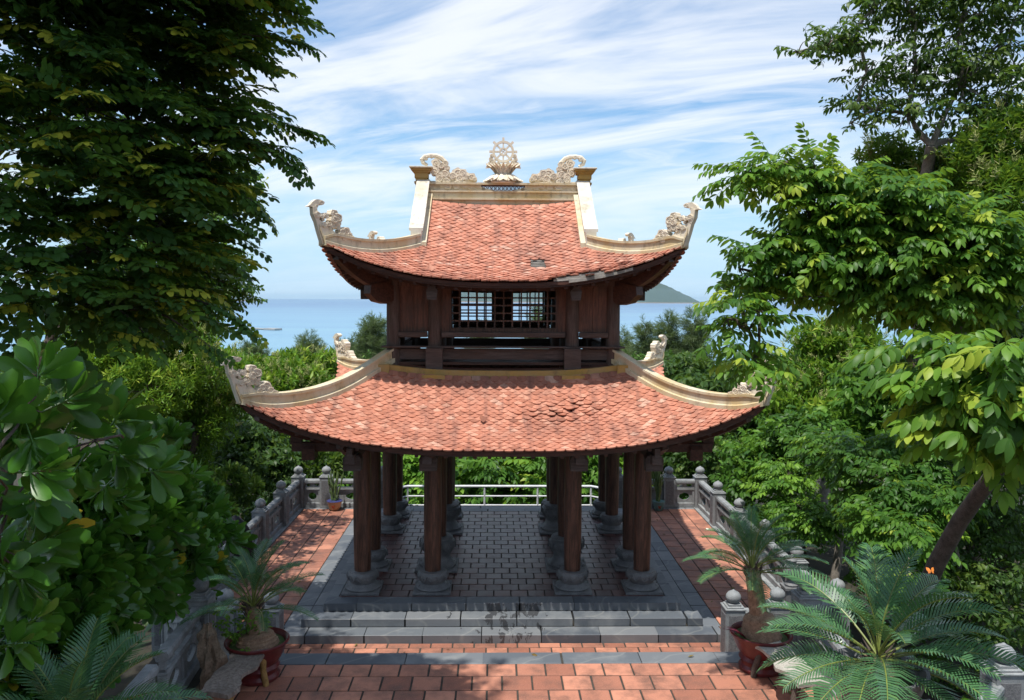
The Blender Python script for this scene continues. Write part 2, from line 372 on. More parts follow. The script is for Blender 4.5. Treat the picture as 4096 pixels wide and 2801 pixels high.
_tv = np.array([(-.5,0,0),(-.5,.68,0),(-.33,.88,0),(0,1,.02),(.33,.88,0),(.5,.68,0),(.5,0,0),(0,0,.05),(0,.6,.055),
                (-.5,.68,-.13),(-.33,.88,-.13),(0,1,-.11),(.33,.88,-.13),(.5,.68,-.13),(-.5,0,-.10),(.5,0,-.10)])
_tf = np.array([(7,8,1,0),(8,3,2,1),(8,5,4,3),(7,6,5,8),(1,2,10,9),(2,3,11,10),(3,4,12,11),(4,5,13,12),(0,1,9,14),(6,15,13,5)])
def tiles(R, top_m, side, wid, spc, skip=None, gable=False, messy=None):
    VV = []; RR = []; rowi = 0
    ncen = max(1, int(round(sum((R.P(0,(i+1)/40,0,top_m)-R.P(0,i/40,0,top_m)).length for i in range(40))/spc)))
    a = side*PI/2; ca, sa = math.cos(a), math.sin(a)
    _m = np.linspace(top_m, R.eave(0), 200); _z = np.array([R.z(0, q) for q in _m]); _a = np.concatenate([[0], np.cumsum(np.hypot(np.diff(_m), np.diff(_z)))])
    for row in range(ncen+1):
        t = (np.interp(_a[-1]*row/ncen, _a, _m)-top_m)/(R.eave(0)-top_m)
        nmax = R.e; k = int(nmax/wid)+2
        for j in range(-k, k+1):
            n = (j+(.5 if row % 2 else 0))*wid + random.uniform(-.02, .02)*wid
            # walk rows in m so that rows stay level
            mrow = top_m+(R.eave(n)-top_m)*t
            lim = mrow if (not gable or mrow > R.g+.02) else R.g-.05
            if abs(n) > lim-.02: continue
            p = Vector((n, -mrow, R.z(n, mrow)))
            if skip and side == 0 and skip(n, mrow, t): continue
            e = .02
            d = Vector((n, -(mrow+e), R.z(n, mrow+e)))-Vector((n, -(mrow-e), R.z(n, mrow-e))); d.normalize()
            l = Vector((n+e, -mrow, R.z(n+e, mrow)))-Vector((n-e, -mrow, R.z(n-e, mrow))); l.normalize()
            nn = l.cross(d)
            if nn.z < 0: nn = -nn
            # fan out near the corners
            fan = (abs(n)/R.e)**3*.35*(1 if n > 0 else -1); d = (d+l*fan*.6).normalized(); l = nn.cross(d); l = -l if l.x < 0 else l
            jit = random.gauss(0, .05); mess = messy(n, mrow) if (messy and side == 0) else 0
            if mess: jit += random.gauss(0, .22)*mess
            d2 = (d+l*jit).normalized(); l2 = (l-d*jit).normalized()
            tip = random.uniform(-.03, .06)+mess*random.uniform(0, .3)
            d2 = (d2+nn*(.16+tip)).normalized(); ln = spc*2.5
            base = p - d*ln*.55 + nn*(.012+mess*random.uniform(0,.03)) + l*mess*random.gauss(0,.02)
            B = np.array([l2*wid*random.uniform(.91,.96), d2*ln*random.uniform(.96,1.04), nn*wid*1.0]).reshape(3,3)
            V = _tv @ B + np.array(base)
            V = np.stack([V[:,0]*ca-V[:,1]*sa, V[:,0]*sa+V[:,1]*ca, V[:,2]], 1)
            VV.append(V); rr = min(1, max(0, random.gauss(.55, .2)))
            RR.append(rr)
    n = len(VV); V = np.concatenate(VV); Fc = (np.arange(n)[:,None,None]*len(_tv)+_tf[None]).reshape(-1,4)
    return V, Fc, np.repeat(RR, len(_tf))
def underlay(R, top_m, side, thick, gable=False, dz=-.03, hole=None):
    "closed shell under the tiles"
    nx, ny = 41, 14; mb = MB(); T = Matrix.Rotation(side*PI/2, 4, 'Z'); V = []; 
    for lay in (0, -thick):
        for i in range(nx):
            for j in range(ny):
                s_ = -1+2*i/(nx-1); t = j/(ny-1)
                m = top_m+(R.e-top_m)*t
                lim = m if (not gable or m > R.g) else R.g
                n = s_*lim; me = top_m+(R.eave(n)-.03-top_m)*t
                V.append(T @ Vector((n, -me, R.z(n, me)+dz+lay)))
    Fc = []; o = nx*ny; idx = lambda i,j,l: l*o+i*ny+j
    for i in range(nx-1):
        for j in range(ny-1):
            Fc.append((idx(i,j,0),idx(i,j+1,0),idx(i+1,j+1,0),idx(i+1,j,0))); Fc.append((idx(i,j,1),idx(i+1,j,1),idx(i+1,j+1,1),idx(i,j+1,1)))
        Fc.append((idx(i,ny-1,0),idx(i,ny-1,1),idx(i+1,ny-1,1),idx(i+1,ny-1,0)))
    mb.add(V, Fc); return mb

# ------------------------------------------------------------------ pavilion
pav = empty('pavilion', (0,0,0), 'two storey open wooden pavilion with curved terracotta roofs and dark columns', 'pavilion')
WD, WX, WG, WGX, ORN = MT['wood'], MT['woodx'], MT['woodg'], MT['woodgx'], MT['orn']
# ground floor columns
def col_base(big):
    mb = MB(); k = 1.28 if big else 1.0; h = .62 if big else .36
    q = .33*(1.0 if not big else 1.2); mb.box(-q, q, -q, q, 0, .05, bev=.008)
    if big:
        prof = [(.35,.05),(.36,.09),(.30,.12),(.265,.17),(.24,.22),(.25,.28),(.31,.36),(.345,.44),(.335,.52),(.28,.56),(.30,.575),(.29,.60),(.22,.62)]
    else:
        prof = [(.30,.05),(.315,.07),(.30,.095),(.24,.12),(.21,.145),(.215,.165),(.26,.22),(.275,.27),(.26,.325),(.235,.345),(.235,.36),(.17,.362)]
    mb.lathe(prof, n=32)
    # lotus petals round the belly and the foot
    for i in range(12):
        a = 2*PI*i/12; ca, sa = math.cos(a), math.sin(a)
        zz = h*.72; rr = (.345 if big else .275)
        w_, hh = rr*.2, h*.16
        pts = []
        for t in range(9):
            u = -1+2*t/8; b = a+u*w_/rr; pts.append((math.cos(b)*(rr+.004), math.sin(b)*(rr+.004), zz+hh*(.9-1.5*(1-u*u))))
        mb.tube(pts, .008, 5)
        rf = .36 if big else .305
        mb.tube([(ca*(rf-.04), sa*(rf-.04), .125), (ca*rf, sa*rf, .07)], .006, 4)
    return mb
cproto = {}
def column(x, y, big):
    if big not in cproto:
        r = .175 if big else .155; top = 5.2 if big else 3.4; h0 = .62 if big else .36
        mb = MB(); mb.lathe([(r*.93,h0),(r*1.0,h0+.5),(r*1.02,1.3),(r*.99,2.2),(r*.95,3.0),(r*.93,top)], n=32)
        c = mb.obj('column', WD, pav, smooth=True, loc=(x,y,0)); col_base(big).obj('column_base', MT['darkstone'], c, smooth=True)
        cproto[big] = c; return
    c = copy_tree(cproto[big], pav); c.location = (x,y,0); c.rotation_euler.z = random.choice((0, PI/2, PI, -PI/2))
XS = (-2.5, -1.25, 1.25, 2.5)
for y in XS:
    for x in XS: column(x, y, abs(x) < 2 and abs(y) < 2)
# lower frame beams joining columns, eave plates, bracket ends
mb = MB()
for k in range(4):
    T = Matrix.Rotation(k*PI/2, 4, 'Z')
    mb.box(-2.6, 2.6, -2.56, -2.44, 2.72, 2.98, T=T, bev=.01)
    mb.box(-2.6, 2.6, -2.57, -2.43, 3.05, 3.2, T=T)
    mb.box(-2.48, 2.48, -1.31, -1.19, 2.95, 3.2, T=T)
mb.obj('tie_beam', WX, pav)
def eave_beam(R, inset, drop, h, w_, mat_, name):
    "curved fascia beam following the eave"
    for k in range(4):
        T = Matrix.Rotation(k*PI/2, 4, 'Z'); pts = []
        for i in range(41):
            n = (-1+2*i/40)*(R.e-inset-.05); m = R.eave(n)-inset; pts.append(T @ Vector((n, -m, R.z(n, m)-drop)))
        m2 = MB(); m2.sweep(pts, lambda i: [(-w_/2,-h),(w_/2,-h),(w_/2,0),(-w_/2,0)]); m2.obj(name, mat_, pav)
eave_beam(RL, .10, .045, .10, .05, WGX, 'eave_board')
eave_beam(RU, .08, .045, .09, .05, WX, 'eave_board')
eave_beam(RL, .62, .16, .20, .12, WX, 'eave_purlin')
eave_beam(RU, .50, .12, .20, .12, WX, 'eave_purlin')
def bracket(x, R, inner, zt, big):
    pass
for k in range(4):
    for x in XS:
        m2 = MB()
        # cantilever beam with a block under its end
        m2.box(x-.075, x+.075, -3.72, -1.3, 2.50, 2.66, bev=.01)
        m2.plate([(0,0),(.14,0),(.15,.20),(.11,.26),(-.11,.26),(-.15,.20),(-.14,0)], .22, T=Matrix.Translation((x, -3.42, 2.36)))
        m2.box(x-.045, x+.045, -3.75, -3.55, 2.62, 2.78)
        m2.obj('roof_bracket', WGX if k == 0 else WX, pav, rot=(0,0,k*PI/2))
    for x in (-1.25, 1.25):
        m2 = MB(); m2.box(x-.06, x+.06, -2.75, -1.3, 5.36, 5.46)
        m2.plate([(-.08,0),(.08,0),(.10,.16),(.06,.22),(-.06,.22),(-.10,.16)], .16, T=Matrix.Translation((x, -2.62, 5.18)))
        m2.box(x-.035, x+.035, -2.72, -2.6, 5.38, 5.50)
        m2.obj('roof_bracket', WGX, pav, rot=(0,0,k*PI/2))
# corner cantilevers under both roofs
for k in range(4):
    for (a0, a1, z0, z1, R) in ((3.3, 5.55, 2.62, 3.25, RL), (2.7, 4.05, 5.30, 5.85, RU)):
        m2 = MB(); T = Matrix.Rotation(k*PI/2+PI/4, 4, 'Z')
        pts = []
        for i in range(9):
            t = i/8; a = a0+(a1-a0)*t; pts.append((a, z0+(z1-z0)*t**2.2))
        up = [(a, z+.24-.08*i/8) for i, (a, z) in enumerate(pts)]
        m2.plate(pts+up[::-1], .16, T=T @ Matrix.Rotation(-PI/2, 4, 'Z') @ Matrix.Rotation(0,4,'X'))
        # carved cloud end hanging under the beam
        a = a0+.35; m2.plate([(a-.3,z0+.05),(a-.2,z0-.12),(a,z0-.20),(a+.2,z0-.16),(a+.36,z0-.02),(a+.34,z0+.14),(a,z0+.2)], .2, T=T @ Matrix.Rotation(-PI/2, 4, 'Z'))
        m2.obj('corner_bracket', WX, pav)
# rafters under the eaves
for R, m_in in ((RL, 2.3), (RU, 1.7)):
    for k in range(4):
        m2 = MB(); T = Matrix.Rotation(k*PI/2, 4, 'Z'); nn = int(R.e*2/.24)
        for i in range(nn+1):
            n = -R.e+.12+i*(2*R.e-.24)/nn; start = max(m_in, abs(n)+.05); end = R.eave(n)-.12
            if end-start < .15: continue
            pts = [T @ Vector((n, -(start+(end-start)*j/5), R.z(n, start+(end-start)*j/5)-.115)) for j in range(6)]
            m2.sweep(pts, lambda i: [(-.03,-.08),(.03,-.08),(.03,0),(-.03,0)])
        m2.obj('rafters', WX, pav)
# roofs: shell, tiles
def skipU(n, m, t):
    if .45 < n < .80 and 1.88 < m < 2.26: return True
    if m > 2.79+max(0, abs(n-1.32)-.2)*.35 and .88 < n < 1.80 and random.random() < .9: return True
    return False
def messyU(n, m): return .5 if (m > 2.6 and .8 < n < 2.2) else 0
def messyL(n, m):
    return 1.0*math.exp(-((n-1.05-(2.9-m)*.8)/.75)**2-((m-2.9)/.26)**2) if -.3 < n < 2.5 else 0
for k in range(4):
    us = underlay(RL, 2.06, k, .07).obj('roof_slope', MT['woodx'], pav)
    V, Fc, Rr = tiles(RL, 2.32, k, .164, .063, messy=messyL); npmesh('roof_tiles', V, [Fc], MT['tile'], us, [Rr])
    gb = k in (0, 2)
    us = underlay(RU, .08 if gb else 1.56, k, .06, gable=gb).obj('roof_slope', MT['woodx'], pav)
    V, Fc, Rr = tiles(RU, .25 if gb else 1.66, k, .164, .068, skip=skipU, gable=gb, messy=messyU); npmesh('roof_tiles', V, [Fc], MT['tile'], us, [Rr])
    if k == 0:
        m2 = MB()
        for i in range(5):
            m = 1.90+i*.085; m2.box(.38, .88, -m-.028, -m+.028, RU.z(.6, m)-.025, RU.z(.6, m)+.005, r=.5)
        for q in range(4):
            pts = []
            for i in range(13):
                n = .84+i*.09; m = RU.eave(n)-.05-q*.075; pts.append((n, -m, RU.z(n, m)-.012))
            m2.sweep(pts, lambda i: [(-.026,-.02),(.026,-.02),(.026,.022),(-.026,.022)])
        pts = []
        for i in range(13):
            n = 1.1+i*.09; m = RU.eave(n)-.0; pts.append((n, -m, RU.z(n, m)-.03))
        m2.sweep(pts, lambda i: [(-.016,-.03),(.016,-.03),(.016,.02),(-.016,.02)])
        m2.obj('exposed_batten', MT['batten'], us)
# small loose tile chips lying on the roofs
m2 = MB()
for (n, m, R) in ((-1.25, 2.70, RU), (-.35, 3.2, RL)):
    z = R.z(n, m)+.05; m2.add([(n-.06,-m,z+.06),(n+.03,-m-.03,z),(n+.08,-m,z+.05),(n-.04,-m+.02,z+.12),(n,-m-.06,z-.01)], [(0,4,1,2,3)])
m2.obj('tile_chip', MT['tile'], pav)

# ridge sections
def ridge_sec(w_, h, capw=1.0):
    "closed section with a base fillet, a recessed band and a cap"
    a = w_/2
    return [(-a*1.5,-.05),(a*1.5,-.05),(a*1.5,.03),(a*1.05,.045),(a*1.0,h-.05),(a*1.35,h-.04),(a*1.35,h),(-a*1.35,h),(-a*1.35,h-.04),(-a*1.0,h-.05),(-a*1.05,.045),(-a*1.5,.03)]
def hip(R, h0, h1, k, hh, w_=.15):
    pts = []; n = 26
    T = Matrix.Rotation(k*PI/2, 4, 'Z')
    for i in range(n):
        h = h0+(h1-h0)*i/(n-1); pts.append(T @ Vector((-h, -h, R.z(h, h)+.0)))
    return pts
def disc(mb, cx, cz, r, t, T, n=14, ruf=.08, curl=1):
    pts = []
    for i in range(n*2):
        a = 2*PI*i/(n*2); rr = r*(1+ruf*math.cos(a*5+cx*30)); pts.append((cx+rr*math.cos(a), cz+rr*math.sin(a)))
    mb.plate(pts, t, T)
    for sd in (-1, 1):
        sp_ = []; m = 16
        for i in range(m):
            u = i/(m-1); a = curl*(u*3.6*PI)+cx*7; rr = r*(.92-.80*u); sp_.append(T @ Vector((cx+rr*math.cos(a), sd*t*.52, cz+rr*math.sin(a))))
        mb.tube(sp_, [r*.10*(1.0-.3*i/(m-1)) for i in range(m)], 5)
        mb.tube([T @ Vector((cx, sd*t*.5, cz)), T @ Vector((cx, sd*(t*.5+r*.14), cz))], [r*.17, r*.08], 6)
def corner_ornament():
    "traced in the diagonal plane; x inwards along the hip, z up, metres"
    mb = MB(); k = .00195; I = Matrix.Identity(4)
    P = lambda L_: [((x-235)*k, (545-y)*k) for x, y in L_]
    mb.plate(P([(232,560),(205,440),(186,340),(205,322),(250,350),(300,395),(345,425),(400,470),(490,500),(520,560),(380,590)]), .10)
    mb.plate(P([(186,345),(165,285),(165,215),(210,205),(205,240),(215,275),(240,300),(215,330)]), .11)
    mb.plate(P([(117,214),(150,193),(165,172),(180,160),(195,148),(215,140),(240,140),(265,145),(285,155),(289,168),(275,185),(255,192),(235,185),(220,195),(208,215),(180,219),(150,214)]), .09)
    for (x, y, r) in ((255,168,18),(205,205,12)): disc(mb, (x-235)*k, (545-y)*k, r*k*1.2, .10, I)
    for (x, y, r, t) in ((205,285,30,.13),(240,300,18,.15),(290,288,27,.12),(262,378,25,.13),(302,368,24,.14),(322,405,16,.12),(258,330,15,.10),
                      (372,262,38,.14),(400,300,46,.15),(362,322,34,.16),(402,345,30,.15),(352,372,34,.13),(395,382,28,.14),
                      (438,432,30,.16),(478,425,44,.14),(505,462,34,.15),(412,470,30,.15),(452,492,26,.17),(535,487,28,.14),(565,492,17,.12),(462,525,22,.14),(430,520,20,.13)):
        disc(mb, (x-235)*k, (545-y)*k, r*k, t, I, curl=1 if x % 2 else -1)
    mb.tube([((x-235)*k, 0, (545-y)*k) for x, y in ((310,330),(330,370),(345,420),(360,440))], .03, 6)
    mb.tube([((x-235)*k, .05, (545-y)*k) for x, y in ((262,390),(285,415),(280,450))], [.02,.018,.006], 5)
    mb.v = [(x-.08*z, y, z*.89) for x, y, z in mb.v]
    return mb
orn0 = None
HIPW = .15
for name, R, h0, h1, hh in (('lower', RL, 2.02, 4.13, .21), ('upper', RU, 1.60, 3.05, .21)):
    for k in range(4):
        pts = hip(R, h0, h1, k, hh)
        n = len(pts)
        mb = MB(); T = Matrix.Rotation(k*PI/2, 4, 'Z')
        side = (T @ Vector((1,-1,0))).normalized()
        def sec(i, n=n, hh=hh):
            u = i/(n-1); h = hh*(1 if u < .9 else max(.5, 1-(u-.9)*5)); return ridge_sec(HIPW, h)
        mb.sweep(pts, sec, side=side)
        # upturned prow at the tip
        tip = pts[-1]; out = (T @ Vector((-1,-1,0))).normalized()
        pr = [tip+out*(.020*i)+Vector((0,0,.04+.05*i)) for i in range(5)]
        mb.sweep([pts[-2]]+pr, lambda i: [(-.075,-.05),(.075,-.05),(.06,.05),(-.06,.05)], side=side)
        rd = mb.obj('hip_ridge', MT['plaster'], pav)
        ang = math.atan2(-out.y, -out.x)
        loc = tip+Vector((0,0,.0))+out*.02
        if orn0 is None:
            orn0 = corner_ornament().obj('corner_ornament', ORN, rd, loc=loc, rot=(0,0,ang))
        else:
            o = orn0.copy(); COL.objects.link(o); o.parent = rd; o.location = loc; o.rotation_euler = (0,0,ang)
# verge beams on the gables
for sx in (-1, 1):
    for sy in (-1, 1):
        pts = []
        for i in range(22):
            m = .02+(1.66-.02)*i/21; pts.append((sx*1.62, sy*m, RU.z(1.6, m)-.05))
        mb = MB(); mb.sweep(pts, lambda i: [(-.10,0),(.10,0),(.10,.34),(.13,.35),(.13,.40),(-.13,.40),(-.13,.35),(-.10,.34)], side=(sx,0,0))
        v = mb.obj('verge_beam', MT['white'], pav)
        mb = MB(); mb.sweep([(sx*1.475, p[1], p[2]+.05) for p in pts], lambda i: [(-.045,-.02),(.045,-.02),(.045,.09),(-.045,.09)], side=(sx,0,0)); mb.obj('verge_fillet', MT['plaster'], v)
    # gable wall
    g = [(m, RU.z(1.6, abs(m))+.0) for m in np.linspace(-1.6, 1.6, 33)]
    mb = MB(); V = [(sx*1.50, m, z) for m, z in g]+[(sx*1.56, m, z) for m, z in g]; n = len(g)
    mb.add(V+[(sx*1.50,1.6,5.9),(sx*1.50,-1.6,5.9),(sx*1.56,1.6,5.9),(sx*1.56,-1.6,5.9)], [tuple(range(n))+(2*n,2*n+1), tuple(range(2*n-1,n-1,-1))+(2*n+3,2*n+2)]+[(i,i+n,i+n+1,i+1) for i in range(n-1)])
    mb.obj('gable_wall', MT['white'], pav)
# main ridge
mb = MB(); mb.box(-1.56, 1.56, -.16, .16, 6.90, 7.20); mb.box(-1.52, 1.52, -.20, .20, 7.20, 7.235); mb.box(-1.5, 1.5, -.12, .12, 7.237, 7.36); mb.box(-1.52, 1.52, -.15, .15, 7.36, 7.39)
rg = mb.obj('ridge_beam', MT['plaster'], pav)
mb = MB(); mb.box(-1.5, 1.5, -.13, .13, 7.515, 7.555); mb.obj('ridge_cap', MT['plaster'], rg)
mb = MB(); mb.box(-.92, .92, -.04, .04, 7.392, 7.405); mb.box(-.92, .92, -.04, .04, 7.498, 7.513)
for i in range(23):
    x = -.88+i*.08
    mb.tube([(x-.04,0,7.405),(x+.04,0,7.498)], .012, 4); mb.tube([(x+.04,0,7.405),(x-.04,0,7.498)], .012, 4)
    mb.tube([(x+.032*math.cos(a), 0, 7.452+.036*math.sin(a)) for a in np.linspace(0, 2*PI, 9)], .006, 4)
mb.obj('ridge_lattice', MT['redlat'], rg)
# pedestal posts at the ridge ends
for sx in (-1, 1):
    mb = MB(); x = sx*1.66
    mb.box(x-.115, x+.115, -.115, .115, 7.1, 7.64); mb.box(x-.14, x+.14, -.14, .14, 7.53, 7.57); mb.box(x-.135, x+.135, -.135, .135, 7.64, 7.75)
    mb.box(x-.165, x+.165, -.165, .165, 7.75, 7.79); mb.box(x-.20, x+.20, -.20, .20, 7.79, 7.83)
    mb.obj('ridge_post', MT['ochre'], pav)
    mb = MB(); mb.box(x-.235, x+.235, -.235, .235, 7.83, 7.862, bev=.008); mb.obj('post_cap', MT['white'], pav)
# ridge scrolls
def ridge_scroll():
    mb = MB(); k = .00246; I = Matrix.Identity(4); X = lambda x: (x-1060)*k; Z = lambda y: (575-y)*k
    arch = [(1050,345),(1015,325),(1005,295),(1030,268),(1075,258),(1125,262),(1165,280),(1195,315),(1205,360)]
    mb.tube([(X(x),0,Z(y)) for x, y in arch], [.03,.045,.05,.05,.045,.05,.055,.055,.05], 8)
    mb.plate([(X(x),Z(y)) for x, y in ((1060,575),(1060,485),(1110,485),(1170,520),(1230,500),(1300,510),(1400,470),(1450,520),(1520,545),(1585,560),(1585,572))], .10)
    mb.plate([(X(x),Z(y)) for x, y in ((1085,400),(1130,330),(1180,330),(1220,360),(1240,420),(1300,390),(1370,400),(1450,445),(1450,500),(1200,520),(1140,480))], .08)
    for (x, y, r, t) in ((1035,285,16,.13),(1082,266,16,.12),(1122,325,38,.13),(1165,352,30,.15),(1200,330,24,.13),(1212,370,24,.14),(1112,400,40,.14),(1150,440,32,.15),(1196,425,34,.14),
                         (1148,470,32,.16),(1208,490,32,.16),(1262,440,32,.14),(1300,415,46,.13),(1345,412,34,.15),(1320,462,36,.16),(1378,455,26,.14),(1418,448,34,.14),(1442,468,20,.16),
                         (1222,530,32,.17),(1170,520,22,.15),(1290,528,30,.16),(1358,520,30,.17),(1405,540,24,.15),(1475,530,20,.16),(1300,500,24,.17),(1515,552,14,.12),(1090,540,26,.14)):
        disc(mb, X(x), Z(y), r*k, t, I, curl=1 if (x//3) % 2 else -1)
    mb.plate([(X(x),Z(y)) for x, y in ((1440,500),(1500,540),(1590,562),(1540,574),(1450,560),(1410,520))], .12)
    return mb
o = ridge_scroll().obj('ridge_scroll', ORN, rg, loc=(-1.52, 0, 7.385)); o.scale = (1,1,.93)
o2 = o.copy(); COL.objects.link(o2); o2.location = (1.52, 0, 7.385); o2.rotation_euler = (0, 0, PI)
# lotus and wheel
mb = MB()
for lay, (n, r0, z0, hh, out, wd) in enumerate(((14,.24,0,.17,.14,.085),(14,.20,.15,.22,.13,.085),(10,.12,.17,.20,.10,.075))):
    for i in range(n):
        a = 2*PI*(i+.5*(lay % 2))/n; ca, sa = math.cos(a), math.sin(a)*.62
        V = []; m = 6
        for j in range(m):
            u = j/(m-1); wdt = wd*math.sin(PI*min(.96, .18+u*.82))*1.0
            if lay == 0: rr = .20+.21*u**.8; z = .15*(1-u)**1.3+.02*u; wdt *= 1.25
            else: rr = r0*.75+out*(u**1.8)*1.6; z = z0+hh*u
            for s_ in (-1, 0, 1):
                V.append((ca*rr-sa*s_*wdt*1.3, sa*rr+ca*s_*wdt, z+(0.0 if s_ else .012)+(.02 if s_==0 else 0)))
        Fc = [(j*3+q, j*3+q+1, j*3+q+4, j*3+q+3) for j in range(m-1) for q in range(2)]
        nV = len(V); V2 = [(x*.93, y*.93, z-.012) for x, y, z in V]; Fc2 = [tuple(reversed([q+nV for q in f])) for f in Fc]
        mb.add(V+V2, Fc+Fc2)
mb.lathe([(.30,-.01),(.30,.02),(.20,.12),(.16,.16),(.17,.22),(.20,.30),(.1,.36)], n=20, T=Matrix.Scale(.7, 4, (0,1,0)))
for x in (-.22,-.07,.08,.22): mb.lathe([(.001,-.025),(.022,-.015),(.026,0),(.022,.015),(.001,.025)], (x,-.2,.07), 8)
lo = mb.obj('lotus_base', ORN, rg, loc=(0,0,7.56))
mb = MB(); I = Matrix.Identity(4)
for sx in (-1, 1):
    for (x, z, r) in ((.20,.40,.05),(.25,.48,.045),(.235,.545,.04),(.13,.37,.045),(.30,.36,.03),(.09,.42,.03),(.04,.36,.035)):
        disc(mb, sx*x, z, r, .08, I, curl=sx)
    mb.plate([(sx*.05,.33),(sx*.36,.30),(sx*.31,.42),(sx*.2,.46),(sx*.1,.38)][::sx], .06)
mb.obj('flame_scroll', ORN, lo)
mb = MB(); zc = .635; t = .06
for rr, wd in ((.198,.022),(.068,.016)):
    n = 48; V = []
    for y in (-t/2, t/2):
        for q in (-wd, wd): V += [((rr+q)*math.cos(2*PI*i/n), y, zc+(rr+q)*math.sin(2*PI*i/n)) for i in range(n)]
    Fc = []
    for i in range(n):
        j=(i+1)%n; Fc += [(i,j,n+j,n+i),(2*n+j,2*n+i,3*n+i,3*n+j),(j,i,2*n+i,2*n+j),(n+i,n+j,3*n+j,3*n+i)]
    mb.add(V, Fc)
for i in range(8):
    T = Matrix.Translation((0,0,zc)) @ Matrix.Rotation(-i*PI/4, 4, 'Y'); mb.box(.075, .20, -.025, .025, -.016, .016, T=T); mb.box(.215, .285, -.025, .025, -.022, .022, T=T)
# small openwork sign inside the hub
for i in range(4):
    T = Matrix.Translation((0,0,zc)) @ Matrix.Rotation(-i*PI/2-PI/4, 4, 'Y'); mb.box(0, .042, -.018, .018, -.006, .006, T=T); mb.box(.032, .042, -.018, .018, .006, .034, T=T)
mb.obj('dharma_wheel', ORN, rg, loc=(0,0,7.56))

# ochre trim where the lower roof meets the storey
for k in range(4):
    mb = MB(); zt = 3.965
    pts = [(-2.14+4.28*i/40, -2.19, RL.z(-2.14+4.28*i/40, 2.20)+.02) for i in range(41)]
    mb.sweep(pts, lambda i: [(-.07,-.12),(.07,-.12),(.07,.035),(-.07,.035)])
    for x in (-1.25, 1.25):
        z = RL.z(1.25, 2.33); mb.box(x-.205, x+.205, -2.365, -2.1, z-.10, z+.075, bev=.006)
    for x in (-2.14, 2.14): mb.box(x-.10, x+.10, -2.34, -2.08, RL.z(2.1,2.2)-.14, RL.z(2.1,2.2)+.06, bev=.01)
    mb.obj('wall_trim', MT['ochre'], pav, rot=(0,0,k*PI/2))
# upper storey
UX = (-2.0, -1.25, 1.25, 2.0)
mb = MB(); mb.box(-2.05, 2.05, -2.05, 2.05, 4.0, 4.05); mb.obj('upper_floor', WX, pav)
cu = None
for x in UX:
    for y in UX:
        if abs(x) < 1.9 and abs(y) < 1.9: continue
        if cu is None:
            mb = MB(); mb.lathe([(.125,3.75),(.125,4.25),(.122,5.0),(.118,5.62)], n=24); cu = mb.obj('upper_column', WG, pav, smooth=True, loc=(x,y,0))
        else:
            o = cu.copy(); COL.objects.link(o); o.location = (x,y,0); o.rotation_euler.z = random.uniform(0, 6)
def lattice(mb, x0, x1, z0, z1, nx, nz, y, r=.014):
    for i in range(nx+1):
        x = x0+(x1-x0)*i/nx; mb.box(x-r, x+r, y-.012, y+.012, z0, z1)
    for j in range(nz+1):
        z = z0+(z1-z0)*j/nz; mb.box(x0, x1, y-.017, y+.017, z-r, z+r)
for k in range(4):
    rot = (0,0,k*PI/2)
    mb = MB()
    mb.box(-2.2, 2.2, -2.17, -1.99, 4.315, 4.345, bev=.005)           # ledge
    for a, b in ((-1.9,-1.38),(-1.12,1.12),(1.38,1.9)):
        mb.box(a, b, -2.05, -1.97, 4.10, 4.29)
        mb.box(a-.0, b+.0, -2.10, -1.96, 4.50, 4.60, bev=.012)
    for x in (-1.25, 1.25): mb.box(x-.15, x+.15, -2.20, -1.90, 3.88, 4.312, bev=.008)
    mb.obj('lower_rail', WGX, pav, rot=rot)
    mb = MB()
    for a, b in ((-1.89,-1.36),(1.36,1.89)):
        n = 2
        for i in range(n):
            x0 = a+(b-a)*i/n; x1 = a+(b-a)*(i+1)/n; mb.box(x0+.003, x1-.003, -2.01-.006*i, -1.98, 4.602, 5.45)
    for a, b in ((-1.13,-.98),(.98,1.13)): mb.box(a, b, -2.01, -1.97, 4.602, 5.45)
    mb.box(-2.0, 2.0, -2.06, -1.94, 5.42, 5.62)
    mb.obj('wall_panel', MT['woodp'], pav, rot=rot)
    mb = MB()
    if k in (1, 2, 3):
        wins = ((-.95,-.22),(.22,.95)); mb.box(-.22, .22, -2.01, -1.97, 4.602, 5.42)
        wins_nx = 4
    else: wins = ((-.96,.96),); wins_nx = 12
    for a, b in wins:
        mb.box(a-.025, a, -2.03, -1.96, 4.602, 5.42); mb.box(b, b+.025, -2.03, -1.96, 4.602, 5.42); mb.box(a, b, -2.03, -1.96, 4.602, 4.66); mb.box(a, b, -2.03, -1.96, 5.36, 5.42)
    wf = mb.obj('window_frame', WD, pav, rot=rot)
    mb = MB()
    for a, b in wins: lattice(mb, a, b, 4.66, 5.36, wins_nx, 5, -1.99)
    mb.obj('window_lattice', WD, wf)

